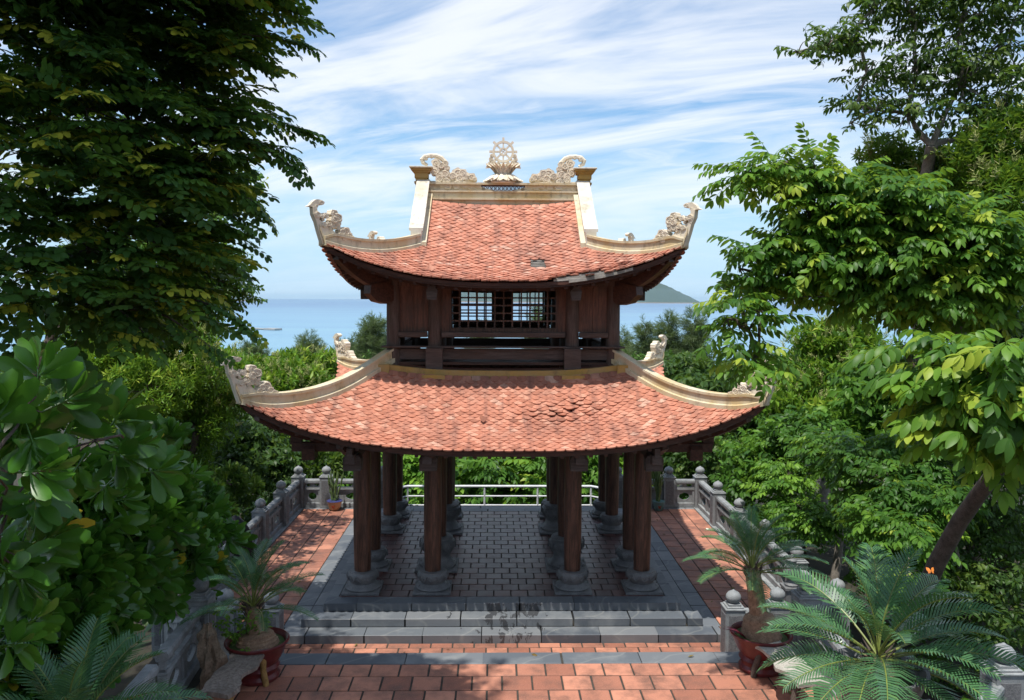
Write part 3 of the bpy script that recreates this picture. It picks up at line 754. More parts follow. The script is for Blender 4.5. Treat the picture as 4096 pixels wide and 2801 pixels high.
# ------------------------------------------------------------------ platform, steps, paving
ZT, ZC, ZN = -.27, -.40, .50      # side terrace, front court, near landing
def st(o): o['kind'] = 'structure'; return o
def slab_row(mb, x0, x1, y0, y1, z0, z1, ln, gap=.004, off=0, axis='x', bev=.006):
    a, b = (x0, x1) if axis == 'x' else (y0, y1); e = a-off*ln
    while e < b-.01:
        s_, f = max(a, e), min(b, e+ln); e += ln*random.uniform(.96, 1.04)
        if f-s_ < .03: continue
        if axis == 'x': mb.box(s_+gap/2, f-gap/2, y0, y1, z0, z1, bev=bev)
        else: mb.box(x0, x1, s_+gap/2, f-gap/2, z0, z1, bev=bev)
def tile_field(mb, x0, x1, y0, y1, z, sx, sy, gap=.020, axis='x', off=.5):
    "running bond; rows along axis"
    rows = int(math.ceil(((y1-y0) if axis == 'x' else (x1-x0))/sy))
    for r in range(rows):
        a, b = (x0, x1) if axis == 'x' else (y0, y1)
        e = a-(off*sx if r % 2 else 0)
        c0 = (y0 if axis == 'x' else x0)+r*sy; c1 = min(c0+sy, y1 if axis == 'x' else x1)
        if c1-c0 < .04: continue
        while e < b-.01:
            s_, f = max(a, e), min(b, e+sx); e += sx
            if f-s_ < .04: continue
            g = gap/2+random.uniform(0, .003); dz = random.uniform(-.002, .002)
            if axis == 'x': mb.box(s_+g, f-g, c0+g, c1-g, z-.03, z+dz, bev=.006)
            else: mb.box(c0+g, c1-g, s_+g, f-g, z-.03, z+dz, bev=.006)
mb = MB(); mb.box(-3.05, 3.05, -3.17, 3.05, -.6, -.012); st(mb.obj('platform', MT['grout']))
mb = MB()
slab_row(mb, -3.06, 3.06, -3.18, -2.86, -.135, 0, .95, off=.4)
slab_row(mb, -3.06, 3.06, 2.86, 3.14, -.135, 0, .9)
for sx in (-1, 1):
    a, b = sorted((sx*2.86, sx*3.06)); slab_row(mb, a, b, -2.856, 2.856, -.135, 0, .6, axis='y')
st(mb.obj('platform_edge', MT['slab']))
mb = MB(); tile_field(mb, -2.857, 2.857, -2.857, 2.857, 0, .30, .30, gap=.012); st(mb.obj('platform_floor', MT['inner']))
mb = MB()
slab_row(mb, -3.36, 3.36, -3.52, -3.185, -.27, -.135, .93, off=.1)
slab_row(mb, -3.62, 3.62, -3.86, -3.525, -.42, -.27, .97, off=.6)
for sx in (-1, 1):
    for i, (a, b) in enumerate(((3.065, 3.36), (3.365, 3.66))):
        a, b = sorted((sx*a, sx*b)); slab_row(mb, a, b, -3.18 if i == 0 else -3.52, 4.1, -.42, ZT, .62, axis='y', off=.5*i)
slab_row(mb, -5.1, 5.1, 4.105, 4.4, -.42, ZT, .9)
st(mb.obj('steps', MT['slab']))
mb = MB(); mb.box(-5.45, 5.45, -3.51, 4.5, -1.4, ZT-.012); mb.box(-5.45, 5.45, -6.6, -3.512, -1.4, ZC-.012); mb.box(-4.1, 4.1, -13.5, -6.24, -1.4, ZN-.012); mb.box(-5.5, -4.1, -9.6, -8.2, -1.4, ZN-.013); mb.box(4.1, 5.5, -9.6, -8.2, -1.4, ZN-.013); st(mb.obj('terrace_base', MT['grout']))
mb = MB()
for sx in (-1, 1):
    a, b = sorted((sx*3.665, sx*5.1)); tile_field(mb, a, b, -3.515, 4.1, ZT, .40, .36, axis='y')
    a, b = sorted((sx*3.625, sx*5.1)); tile_field(mb, a, b, -4.3, -3.52, ZT, .40, .36, axis='y')
tile_field(mb, -3.62, 3.62, -5.9, -3.865, ZC, .35, .31, off=.45)
st(mb.obj('court_paving', MT['court']))
mb = MB()
for sx in (-1, 1):
    a, b = sorted((sx*5.105, sx*5.45)); slab_row(mb, a, b, -4.4, 4.5, ZT-.13, ZT+.012, .9, axis='y')
    a, b = sorted((sx*3.63, sx*5.1)); mb.box(a, b, -4.4, -3.52, ZT-.9, ZT-.03)
st(mb.obj('terrace_kerb', MT['granite']))
mb = MB(); tile_field(mb, -3.75, 3.75, -13.2, -6.57, ZN, .37, .37, off=.5); st(mb.obj('landing_paving', MT['court']))
mb = MB(); slab_row(mb, -3.75, 3.75, -6.565, -6.24, ZN-.12, ZN, 1.03, off=.6)
for i in range(5): 
    slab_row(mb, -3.6, 3.6, -6.24+i*.0+(i)*.30*.0+.002+i*.30, -6.24+(i+1)*.30, ZC-.0, ZN-.15*(i+1), 1.0)
st(mb.obj('landing_steps', MT['slab']))

# ------------------------------------------------------------------ balustrades
GR, GRR = MT['granite'], MT['granite_rough']
def post_mb(h=.86, w_=.30):
    mb = MB(); a = w_/2
    mb.box(-a, a, -a, a, 0, h*.93, bev=.012)
    mb.box(-a-.012, a+.012, -a-.012, a+.012, h*.93, h*.96, bev=.006); mb.box(-a*.86, a*.86, -a*.86, a*.86, h*.96, h*.99, bev=.006); mb.box(-a*.66, a*.66, -a*.66, a*.66, h*.99, h*1.03, bev=.005)
    z = h*1.03; mb.lathe([(.06,z),(.075,z+.01),(.112,z+.05),(.120,z+.085),(.112,z+.125),(.08,z+.165),(.03,z+.19),(.012,z+.205),(.001,z+.21)], n=24)
    return mb
def post_panel():
    mb = MB()
    for k in range(4): mb.box(-.105, .105, -.156, -.145, .10, .72, T=Matrix.Rotation(k*PI/2, 4, 'Z'))
    return mb
_post = None
def post(parent, loc, rz=0):
    global _post
    if _post is None:
        _post = post_mb().obj('post', GR, parent, smooth=True, loc=loc, rot=(0,0,rz)); post_panel().obj('rough_panel', GRR, _post); return _post
    o = copy_tree(_post, parent); o.location = loc; o.rotation_euler = (0,0,rz); return o
def bean(w_, h, n=28):
    P = []
    for i in range(n):
        a = 2*PI*i/n; r = 1+.16*math.cos(2*a)-.12*math.cos(4*a)+.05*math.cos(6*a); P.append((w_/2*r*math.cos(a), h/2*(1+.18*math.cos(2*a*1.0+PI))*math.sin(a)))
    return P
def panel(parent, p0, p1, two=True, z0=0., z1=0.):
    "railing between two posts: from p0 to p1 (xy), z heights of the floor at each"
    a, b = Vector((p0[0], p0[1], z0)), Vector((p1[0], p1[1], z1)); d = b-a; dh = Vector((d.x, d.y, 0)); u = dh.normalized(); ln = dh.length
    Tm = Matrix(((u.x, -u.y, 0, a.x), (u.y, u.x, 0, a.y), (d.z/ln, 0, 1, a.z), (0,0,0,1))); g = .15; L_ = ln-2*g
    mb = MB()
    # moulded top rail
    prof = [(-.06,.62),(.06,.62),(.075,.65),(.075,.70),(.055,.735),(-.055,.735),(-.075,.70),(-.075,.65)]
    mb.sweep([(g,0,0),(ln-g,0,0)], lambda i: prof, side=(0,1,0)); mb.box(g, ln-g, -.06, .06, .455, .50, bev=.008); mb.box(g, ln-g, -.075, .075, .0, .12, bev=.01)
    mb.box(g, ln-g, -.055, .055, .50, .53)
    # stubby clouds between rail and mid rail
    for t in ((.2, .8) if two else (.5,)):
        c = g+L_*t; mb.plate([(c-.13,.50),(c-.10,.55),(c-.05,.575),(c-.05,.625),(c+.05,.625),(c+.05,.575),(c+.10,.55),(c+.13,.50)], .07)
    for c, s_ in ((g, 1), (ln-g, -1)): mb.plate([(c,.5),(c+s_*.10,.5),(c+s_*.07,.56),(c+s_*.03,.63),(c,.63)][::s_], .07)
    cells = 2 if two else 1; cw = L_/cells
    for i in range(cells):
        x0 = g+cw*i
        mb.box(x0, x0+.055, -.05, .05, .12, .455); mb.box(x0+cw-.055, x0+cw, -.05, .05, .12, .455)
        T2 = Matrix.Translation((x0+cw/2, 0, .2875)); mb.holed(cw-.11, .335, bean(min(.42, (cw-.11)*.62), .17), .045, T=T2)
    mb.v = [tuple(Tm @ Vector(p)) for p in mb.v]
    return mb.obj('rail_panel', GR, parent)
def balustrade(label, pts, zf=None, group='carved stone balustrades round the terrace', skip=(), two=True):
    zf = zf or [ZT]*len(pts)
    o = empty('stone_balustrade', (0,0,0), label, 'balustrade', group)
    for i, (x, y) in enumerate(pts):
        if i not in skip: post(o, (x, y, zf[i]))
    for i in range(len(pts)-1):
        panel(o, pts[i], pts[i+1], two=(Vector(pts[i])-Vector(pts[i+1])).length > 1.2, z0=zf[i], z1=zf[i+1])
    return o
PY = [4.32-1.725*i for i in range(6)]
sl_ = balustrade('grey carved stone balustrade along the left side of the terrace, behind the left potted cycad', [(-5.28, y) for y in PY])
sr_ = balustrade('grey carved stone balustrade along the sunlit right side of the terrace', [(5.28, y) for y in PY])
# back pieces start beside the corner posts
bl = empty('stone_balustrade', (0,0,0), 'short grey stone balustrade behind the tan cactus pot, back left', 'balustrade', 'carved stone balustrades round the terrace')
post(bl, (-4.55, 4.32, ZT)); post(bl, (-3.1, 4.32, ZT)); panel(bl, (-5.28, 4.32), (-4.55, 4.32), False, ZT, ZT); panel(bl, (-4.55, 4.32), (-3.1, 4.32), False, ZT, ZT)
br = empty('stone_balustrade', (0,0,0), 'short grey stone balustrade behind the blue green cactus pot, back right', 'balustrade', 'carved stone balustrades round the terrace')
post(br, (4.45, 4.32, ZT)); post(br, (3.1, 4.32, ZT)); panel(br, (4.45, 4.32), (5.28, 4.32), False, ZT, ZT); panel(br, (3.1, 4.32), (4.45, 4.32), False, ZT, ZT)
for sx, t in ((-1, 'short stone balustrade with a ball topped post left of the steps, behind the red pot'), (1, 'short stone balustrade with a ball topped post right of the steps, behind the red pot')):
    o = empty('stone_balustrade', (0,0,0), t, 'balustrade', 'carved stone balustrades round the terrace')
    post(o, (sx*3.62, -4.33, ZC-.04)); post(o, (sx*4.32, -4.33, ZC+.0))
    panel(o, *( ((3.62,-4.33),(4.32,-4.33)) if sx > 0 else ((-4.32,-4.33),(-3.62,-4.33)) ), False, ZC, ZC)
for sx, t in ((-1, 'stone balustrade of the near landing at the lower left, half hidden by big green leaves'), (1, 'stone balustrade of the near landing at the lower right, behind the large cycad')):
    o = empty('stone_balustrade', (0,0,0), t, 'balustrade', 'carved stone balustrades of the near landing')
    pts = [(sx*3.98,-6.35),(sx*3.86,-8.0),(sx*3.80,-9.7)]
    for i in (0, 2): post(o, (*pts[i], ZN))
    panel(o, pts[0], pts[1], True, ZN, ZN); panel(o, pts[1], pts[2], True, ZN, ZN)
    q = (sx*5.25,-8.5); post(o, (*q, ZN)); panel(o, pts[2], q, True, ZN-.35, ZN)
    if sx < 0: panel(o, pts[0], (-5.28, -4.4), True, ZN, ZT)
    else: panel(o, pts[0], (5.28, -4.4), True, ZN, ZT)
# white metal railing at the back
wr = empty('metal_railing', (0,0,0), 'white painted metal tube railing at the open middle of the back terrace edge', 'railing')
mb = MB(); YR = 4.95; line = [(-3.05,4.45),(-2.5,YR),(2.47,YR),(3.05,4.45)]
for z, r in ((.13,.034),(-.14,.022),(-.39,.022)):
    mb.tube([(x,y,z) for x, y in line], r, 8)
mb.obj('rail_tube', MT['rail'], wr)
for x in (-1.95,-.42,1.02,2.47,-2.5):
    mb = MB(); mb.tube([(x,YR,-1.2),(x,YR,.12)], .026, 8); mb.obj('rail_post', MT['rail'], wr)

# cloth over a balustrade post
def drape(x, y, z0, r, h):
    nphi, nz = 48, 14; V = []; Fc = []
    for j in range(nz):
        t = j/(nz-1)
        for i in range(nphi):
            a = 2*PI*i/nphi; f = .16*t*math.sin(a*7+1.3)+.07*t*math.sin(a*13)
            rr = r*(math.sin(min(1, t*2.4)*PI/2)*.75+.35*t)*(1+f)
            z = h*(1-t**1.25)+ (.05*math.sin(a*3) if t > .9 else 0)
            V.append((rr*math.cos(a), rr*math.sin(a), z))
    for j in range(nz-1):
        for i in range(nphi): k=(i+1)%nphi; Fc.append((j*nphi+i,j*nphi+k,(j+1)*nphi+k,(j+1)*nphi+i))
    mb = MB(); mb.add(V, Fc); o = mb.obj('draped_cloth', MT['cloth'], None, smooth=True, loc=(x,y,z0)); return o
tag(drape(-5.28, PY[3], ZT+.02, .31, 1.16), 'black cloth draped over a balustrade post on the left, beyond the cycad', 'cloth')
mb = MB(); mb.lathe([(.10,0),(.11,.03),(.07,.07),(.06,.11),(.12,.19),(.14,.26),(.11,.33),(.06,.37),(.08,.40),(.085,.42),(.05,.45),(.02,.50),(.001,.52)], n=20)
mb.box(-.14,.14,-.14,.14,-.04,0)
tag(mb.obj('stone_urn', MT['darkstone'], None, smooth=True, loc=(4.62,-4.1,ZT+.9)), 'dark stone urn shaped finial among the balustrade posts behind the right potted cycad', 'urn')
mb = MB(); mb.box(-.12,.12,-.12,.12,0,.86,bev=.01); tag(mb.obj('urn_pedestal', MT['darkstone'], None, loc=(4.62,-4.1,ZT)), 'slim dark stone pedestal under the urn finial on the right terrace', 'pedestal')

# ------------------------------------------------------------------ leaf machinery
def leaf_tpl(ln, wd, seg=3, fold=.25, droop=.25, shape='ell', base=0.):
    "leaf along +x, up +z; quads"
    V = []; Fc = []
    for i in range(seg+1):
        u = i/seg
        if shape == 'ell': w_ = math.sin(PI*(.06+.90*u))**.8
        elif shape == 'obo': w_ = math.sin(PI*min(.97, (.04+.93*u)**1.7))**.75 if u < 1 else .35
        elif shape == 'lan': w_ = math.sin(PI*(.05+.91*u**.8))**1.1
        elif shape == 'round': w_ = max(.12, math.sin(PI*(.08+.84*u))**.5)
        elif shape == 'heart': w_ = max(.03, (1-u)**.75*min(1, .45+u*4))
        x = base+ln*u*(1-.12*u*droop); z = -droop*ln*u*u
        h = w_*wd/2; V += [(x, h, z+fold*h), (x, 0, z), (x, -h, z+fold*h)]
    for i in range(seg):
        for k in (0, 1): Fc.append((i*3+k, i*3+k+1, i*3+3+k+1, i*3+3+k))
    return np.array(V, float), np.array(Fc)
def rotm(ax, a):
    return np.array(Matrix.Rotation(a, 3, ax))
def merge(parts):
    "parts: (V,F,r)"
    Vs, Fs, Rs = [], [], []; n = 0
    for V, Fc, r in parts: Vs.append(V); Fs.append(Fc+n); Rs.append(np.full(len(Fc), r)); n += len(V)
    return np.concatenate(Vs), np.concatenate(Fs), np.concatenate(Rs)
def stem_tpl(pts, r0, r1):
    V = []; Fc = []
    for i, p in enumerate(pts):
        r = r0+(r1-r0)*i/(len(pts)-1)
        for k in range(3): a = 2*PI*k/3; V.append((p[0], p[1]+r*math.cos(a), p[2]+r*math.sin(a)))
    for i in range(len(pts)-1):
        for k in range(3): j=(k+1)%3; Fc.append((i*3+k,i*3+j,i*3+3+j,i*3+3+k))
    return np.array(V), np.array(Fc)
rr_ = random.Random(3)
def spray_pinnate(L_, pairs, ll, lw, shape='ell', seg=3, droop=.3, hang=.35, term=True):
    P = []; pts = [(L_*u, 0, .10*L_*u-droop*L_*u*u) for u in np.linspace(0, 1, 6)]
    V, Fc = stem_tpl(pts, .004, .0015); P.append((V, Fc, .0))
    for i in range(pairs):
        u = .22+.78*i/max(1, pairs-1)*.96; px = L_*u; pz = .10*L_*u-droop*L_*u*u
        for s_ in (-1, 1):
            V, Fc = leaf_tpl(ll*rr_.uniform(.85,1.1)*(1-.25*abs(u-.6)), lw, seg, .22, .25, shape, .01)
            V = V @ rotm('X', rr_.uniform(-.25,.25)).T @ rotm('Y', hang+rr_.uniform(-.15,.2)).T @ rotm('Z', s_*(1.15+rr_.uniform(-.12,.12)-.35*u)).T
            P.append((V+np.array([px, 0, pz]), Fc, rr_.uniform(-.12,.12)))
    if term:
        V, Fc = leaf_tpl(ll, lw, seg, .22, .25, shape); V = V @ rotm('Y', hang+.2).T; P.append((V+np.array(pts[-1]), Fc, .05))
    return merge(P)
def spray_whorl(n, ll, lw, shape='obo', seg=4, tilt=(.1,1.0), droop=.3, stem=.15):
    P = [(*stem_tpl([(0,0,0),(stem,0,0)], .006, .005), 0.)]
    for i in range(n):
        t = i/n; el_ = tilt[1]*(1-t)+tilt[0]*t; V, Fc = leaf_tpl(ll*rr_.uniform(.7,1.1)*(.75+.3*t), lw*rr_.uniform(.85,1.1), seg, .22, droop*rr_.uniform(.5,1.5), shape, .01)
        # axis of the twig is +x; leaf leans away from it
        V = V @ rotm('X', rr_.uniform(-.2,.2)).T @ rotm('Y', (PI/2-el_)*.0).T
        a = i*2.4+rr_.uniform(-.2,.2); V = V @ rotm('Y', 0).T
        # tilt away from axis
        V = V @ rotm('Z', PI/2-el_).T @ rotm('X', a).T
        P.append((V+np.array([stem*(.6+.4*(1-t)), 0, 0]), Fc, rr_.uniform(-.12,.12)))
    return merge(P)
def spray_twig(n, L_, ll, lw, shape='ell', seg=2, hang=.5):
    P = [(*stem_tpl([(L_*u,0,-.12*L_*u*u) for u in (0,.5,1)], .005, .002), 0.)]
    for i in range(n):
        u = .1+.9*i/n; V, Fc = leaf_tpl(ll*rr_.uniform(.7,1.15), lw*rr_.uniform(.8,1.1), seg, .25, .35, shape, .012)
        V = V @ rotm('X', rr_.uniform(-.7,.7)).T @ rotm('Y', hang*rr_.uniform(-.2,1.6)).T @ rotm('Z', (1 if i % 2 else -1)*rr_.uniform(.5,1.5)).T
        P.append((V+np.array([L_*u, 0, -.12*L_*u*u]), Fc, rr_.uniform(-.15,.15)))
    return merge(P)
def spray_needle(n, L_, ll, w_=.012):
    P = []
    for i in range(n):
        u = i/n; V = np.array([(0,-w_/2,0),(0,w_/2,0),(ll,w_/3,-.3*ll),(ll,-w_/3,-.3*ll)])
        V = V @ rotm('X', rr_.uniform(0,6)).T @ rotm('Y', rr_.uniform(-.8,.9)).T @ rotm('Z', rr_.uniform(-1.2,1.2)).T
        P.append((V+np.array([L_*u,0,0]), np.array([(0,1,2,3)]), rr_.uniform(-.2,.2)))
    return merge(P)
def panicle(n=26, L_=.22):
    P = []
    for i in range(n):
        u = rr_.random(); ll = .07; V = np.array([(0,-.006,0),(0,.006,0),(ll,.004,0),(ll,-.004,0)]) @ rotm('X', rr_.uniform(0,6)).T @ rotm('Y', rr_.uniform(-.9,.5)).T @ rotm('Z', rr_.uniform(-1.3,1.3)).T
        P.append((V+np.array([L_*u, rr_.gauss(0,.015), rr_.gauss(0,.015)]), np.array([(0,1,2,3)]), rr_.uniform(-.3,.3)))
    return merge(P)
SP = {
 'oval': [spray_pinnate(.30, 5, .078, .050, 'round', 3, d, .15) for d in (.1,.25,.4)],
 'heart': [spray_twig(7, .25, .085, .075, 'heart', 2, .8) for _ in range(3)],
 'big': [spray_whorl(14, .21, .070, 'obo', 5, (.15,1.25), .25, .12) for _ in range(4)],
 'bigfar': [spray_whorl(11, .24, .08, 'obo', 3, (.1,1.2), .3, .1) for _ in range(3)],
 'ash': [spray_pinnate(.34, 5, .125, .052, 'ell', 4, d, .45) for d in (.15,.35,.5)],
 'ashnear': [spray_pinnate(.34, 5, .145, .062, 'ell', 5, d, .55) for d in (.15,.35,.5)],
 'ashfar': [spray_pinnate(.32, 4, .125, .062, 'ell', 2, d, .4) for d in (.2,.4)],
 'simple': [spray_twig(8, .30, .115, .050, 'ell', 3, .7) for _ in range(4)],
 'simplefar': [spray_twig(7, .30, .115, .068, 'ell', 2, .7) for _ in range(4)],
 'mango': [spray_whorl(9, .17, .042, 'lan', 2, (-.35,.9), .35, .1) for _ in range(4)],
 'mangofar': [spray_whorl(8, .19, .062, 'ell', 2, (-.3,.9), .35, .1) for _ in range(3)],
 'needle': [spray_needle(60, .9, .42, .022) for _ in range(3)],
 'panicle': [panicle() for _ in range(3)],
 'woodclump': [spray_twig(12, .8, .34, .20, 'ell', 1, .6) for _ in range(4)],
}
def place(specs, name, m, parent, smooth=True):
    "specs: list of (template key, pos (n,3), dir (n,3), scale (n,), base rnd (n,))"
    VV, FF, RR = [], [], []; off = 0
    for key, P, D, Sc, Rb in specs:
        tp = SP[key]; pick = rng.integers(0, len(tp), len(P))
        for q, (V, Fc, Rv) in enumerate(tp):
            s_ = pick == q; p, d, sc, rb = P[s_], D[s_], Sc[s_], Rb[s_]; n = len(p)
            if not n: continue
            x = d/np.linalg.norm(d, axis=1)[:,None]
            up = np.tile([0,0,1.], (n,1))+rng.normal(0, .35, (n,3)); y = np.cross(up, x); y /= np.linalg.norm(y, axis=1)[:,None]+1e-9; z = np.cross(x, y)
            B = np.stack([x, y, z], 1)*sc[:,None,None]
            VV.append((np.einsum('vk,nkj->nvj', V, B)+p[:,None,:]).reshape(-1,3))
            FF.append((Fc[None]+(off+np.arange(n)*len(V))[:,None,None]).reshape(-1,4)); off += n*len(V)
            RR.append(np.clip(Rv[None]+rb[:,None], 0, 1).ravel())
    return npmesh(name, np.concatenate(VV), [np.concatenate(FF)], m, parent, [np.concatenate(RR)], smooth=smooth)
def blob_pts(c, r, n, shell=.55, out=.8, jit=.6, up=.15, cut=None):
    "points in an ellipsoid, mostly towards the surface, lumpy; returns positions and outward directions"
    v = rng.normal(0, 1, (n,3)); v /= np.linalg.norm(v, axis=1)[:,None]
    lump = 1+.16*np.sin(v[:,0]*5+c[0]*3)*np.cos(v[:,2]*4+c[1])+.12*np.sin(v[:,1]*7+c[2]*5)
    u = shell+(1-shell)*rng.random(n)**.6
    u = np.where(rng.random(n) < .15, rng.random(n), u)
    P = np.asarray(c)+v*u[:,None]*lump[:,None]*np.asarray(r)
    D = v*out+rng.normal(0, jit, (n,3))*.6+np.array([0,0,up])
    return P, D
def limb(mb, a, b, r0, r1, sag=.1, n=7, seg=7):
    a, b = Vector(a), Vector(b); d = b-a; w_ = Vector((random.gauss(0,1), random.gauss(0,1), random.gauss(0,.6)))*d.length*sag
    w2 = Vector((random.gauss(0,1), random.gauss(0,1), random.gauss(0,1)))*d.length*sag*.3
    pts = [a+d*(i/(n-1))+w_*math.sin(PI*i/(n-1))*.5+w2*math.sin(2*PI*i/(n-1))+Vector((0,0,d.length*.08*math.sin(PI*i/(n-1)))) for i in range(n)]
    mb.tube(pts, [r0+(r1-r0)*i/(n-1) for i in range(n)], seg); return pts
def tree(name, label, cat, base, blobs, kind, m, nper, trunk_r, bark='bark', fork=None, group=None, tone=.5, tv=.18, up=.1, extra=None, twigs=3, jit=.6, out=.8, density=None, shell=.55, tip=None, trunk_pts=None, scale=1.0, lr=None, clump=None, arms=None):
    "blobs: (centre, (rx,ry,rz)) in world metres. The crown is one mesh, the wood another"
    o = empty(name, base, label, cat, group); b0 = Vector(base)
    mb = MB(); C = [Vector(c) for c, r in blobs]
    fk = Vector(fork) if fork is not None else b0.lerp(sum(C, Vector())/len(C), .45)
    if trunk_pts:
        tp = [Vector(p)-b0 for p in trunk_pts]; mb.tube(tp, [trunk_r*(1-.35*i/(len(tp)-1)) for i in range(len(tp))], 10)
    else: limb(mb, (0,0,0), fk-b0, trunk_r, trunk_r*.68, .05, 8, 10)
    specs = []; vol = [r[0]*r[1]*r[2] for c, r in blobs]; tot = sum(v**.67 for v in vol)
    order = sorted(range(len(blobs)), key=lambda i: (C[i]-fk).length); done = [fk]
    for i in order:
        c, r = blobs[i]; near = min(done, key=lambda q: (q-C[i]).length+.35*(q-fk).length)
        rr0 = (lr or trunk_r)*(.5 if near == fk else .3)
        pts = limb(mb, near-b0, C[i]-b0, rr0, rr0*.4, .1, 7, 6); done.append(C[i])
        n = int(nper*(vol[i]**.67)/tot)
        if clump:
            mode, m_, l_ = clump; k_ = max(1, n//m_); C0, A0 = blob_pts(c, r, k_, shell=shell, up=0, jit=.5, out=out); n = k_*m_
            for q in range(min(k_, 14)): limb(mb, C[i]-b0, Vector(C0[q])-b0, (lr or trunk_r)*.12, .006, .12, 5, 4)
            th = rng.uniform(0, 2*PI, (k_,1))+np.arange(m_)[None]*2.4+rng.normal(0,.25,(k_,m_))
            if mode == 'ros':
                D = np.stack([np.cos(th), np.sin(th), rng.normal(.12,.22,(k_,m_))-.25*(np.arange(m_)[None] % 3 == 2)], 2)+A0[:,None,:]*np.array([.35,.35,.2])
                P = C0[:,None,:]+D*l_*rng.uniform(.1,1,(k_,m_,1))+np.array([0,0,.05])*l_
            else:
                ax = A0*np.array([1,1,.35])+.9*np.array((C[i]-fk).normalized())*np.array([1,1,.2]); ax /= np.linalg.norm(ax,axis=1)[:,None]
                sd = np.cross(ax, [0,0,1.]); t_ = (np.arange(m_)+.5)/m_; sg = np.where(np.arange(m_) % 2, 1, -1)
                D = ax[:,None,:]*(.55+.5*t_)[None,:,None]+sd[:,None,:]*(sg*(1-.55*t_))[None,:,None]+rng.normal(0,.12,(k_,m_,3))+np.array([0,0,.03])
                P = C0[:,None,:]+ax[:,None,:]*(t_*l_)[None,:,None]-np.array([0,0,1.])*(.35*l_*t_**2)[None,:,None]
            P = P.reshape(-1,3); D = D.reshape(-1,3)
        else: P, D = blob_pts(c, r, n, shell=shell, up=up, jit=jit, out=out)
        rb = np.clip(rng.normal(tone, tv, n)+.10*np.sin(P[:,0]*1.7+P[:,2]*2.3), 0, .93)
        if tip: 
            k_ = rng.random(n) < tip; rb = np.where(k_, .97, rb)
        specs.append((kind, P-np.array(base), D, rng.uniform(.8, 1.2, n)*scale, rb))
        for q in range(twigs):
            j = random.randrange(n) if n else 0
            if n: limb(mb, C[i]-b0, Vector(P[j])-b0, rr0*.35, .004, .12, 5, 4)
        if extra:
            ne = int(n*extra[1]); P2, D2 = blob_pts(c, [q*1.03 for q in r], ne, shell=.93, up=.9, jit=.5)
            k_ = P2[:,2] > c[2]-.2*r[2]; specs.append(('__x', P2[k_]-np.array(base), D2[k_], np.full(k_.sum(), extra[3] if len(extra) > 3 else 1.), rng.uniform(0,1,k_.sum())))
    for a_, b_, n, sc_ in (arms or []):
        A_, E_ = Vector(at(*a_)), Vector(at(*b_)); pts = limb(mb, A_-b0, E_-b0, .016, .004, .05, 9, 5); L_ = len(pts)-1; P = []; D = []
        for q in range(n):
            t = (q+1)/n; f = t*L_; k_ = min(L_-1, int(f)); p = pts[k_].lerp(pts[k_+1], f-k_); d_ = (pts[k_+1]-pts[k_]).normalized(); sd = d_.cross(Vector((0,0,1))).normalized()*(1 if q % 2 else -1)
            dd = d_*(.5+.9*t)+sd*(.9-.6*t)*random.uniform(.3,1.1)+Vector((0,0,random.gauss(0,.22))); P.append(tuple(p)); D.append(tuple(dd))
        specs.append((kind, np.array(P), np.array(D), rng.uniform(.8,1.1,n)*sc_, np.clip(rng.normal(tone+.1, tv, n),0,.93)))
    mb.obj('trunk', MT[bark], o, smooth=True)
    main = [s_ for s_ in specs if s_[0] != '__x']; place(main, 'crown', MT[m], o)
    ex = [(extra[0], *s_[1:]) for s_ in specs if s_[0] == '__x'] if extra else []
    if ex: place(ex, extra[2], MT['flower'], o)
    return o
def B(px, py, d, r, dr=None, flat=1.0):
    "blob at a photo position and depth; r = radius in photo pixels there, dr = depth radius in metres"
    k = 1.76248*d/F; return (tuple(at(px, py, d)), (r*k, dr if dr else r*k, r*k*flat))
# ------------------------------------------------------------------ potted cycads
WV = [.0066]
def frond(L_, e0, droop, npair, ll, var=0, vang=.5):
    "arching frond from the origin along +x; V-shaped leaflets"
    pts = []; x = z = 0.; a = e0; n = 22; ds = L_/n
    for i in range(n+1):
        pts.append(Vector((x, 0, z))); x += math.cos(a)*ds; z += math.sin(a)*ds; a -= droop/n*(.5+1.1*i/n)
    mb = MB(); mb.tube(pts, [.011*(1-.75*i/n) for i in range(n+1)], 5)
    st_ = .27
    V = []; Fc = []; R = []
    for i in range(npair):
        u = st_+(1-st_)*i/npair; f = u*n; k = min(n-1, int(f)); p = pts[k].lerp(pts[k+1], f-k); d = (pts[k+1]-pts[k]).normalized(); up = Vector((-d.z, 0, d.x))
        w_ = min(1, (u-st_)*6+.25)*(1-.62*max(0, (u-.6)/.4)**1.5)
        for s_ in (-1, 1):
            q = ll*w_*random.uniform(.93,1.05); out = (Vector((0,s_,0))*math.cos(vang)+up*math.sin(vang)*.8+d*(.55+.4*u)+Vector((0,0,-.12*random.random()))).normalized()
            wv = d*WV[0]; b_ = p; m_ = p+out*q*.5+up*.012; e_ = p+out*q-Vector((0,0,.12*q))
            n0 = len(V); V += [b_-wv, b_+wv, m_+wv*1.05, m_-wv*1.05, e_+wv*.25, e_-wv*.25]; Fc += [(n0,n0+1,n0+2,n0+3),(n0+3,n0+2,n0+4,n0+5)]; r = min(1, max(0, random.gauss(.45,.15)+var)); R += [r, r]
    return mb, V, Fc, R
_fr = []
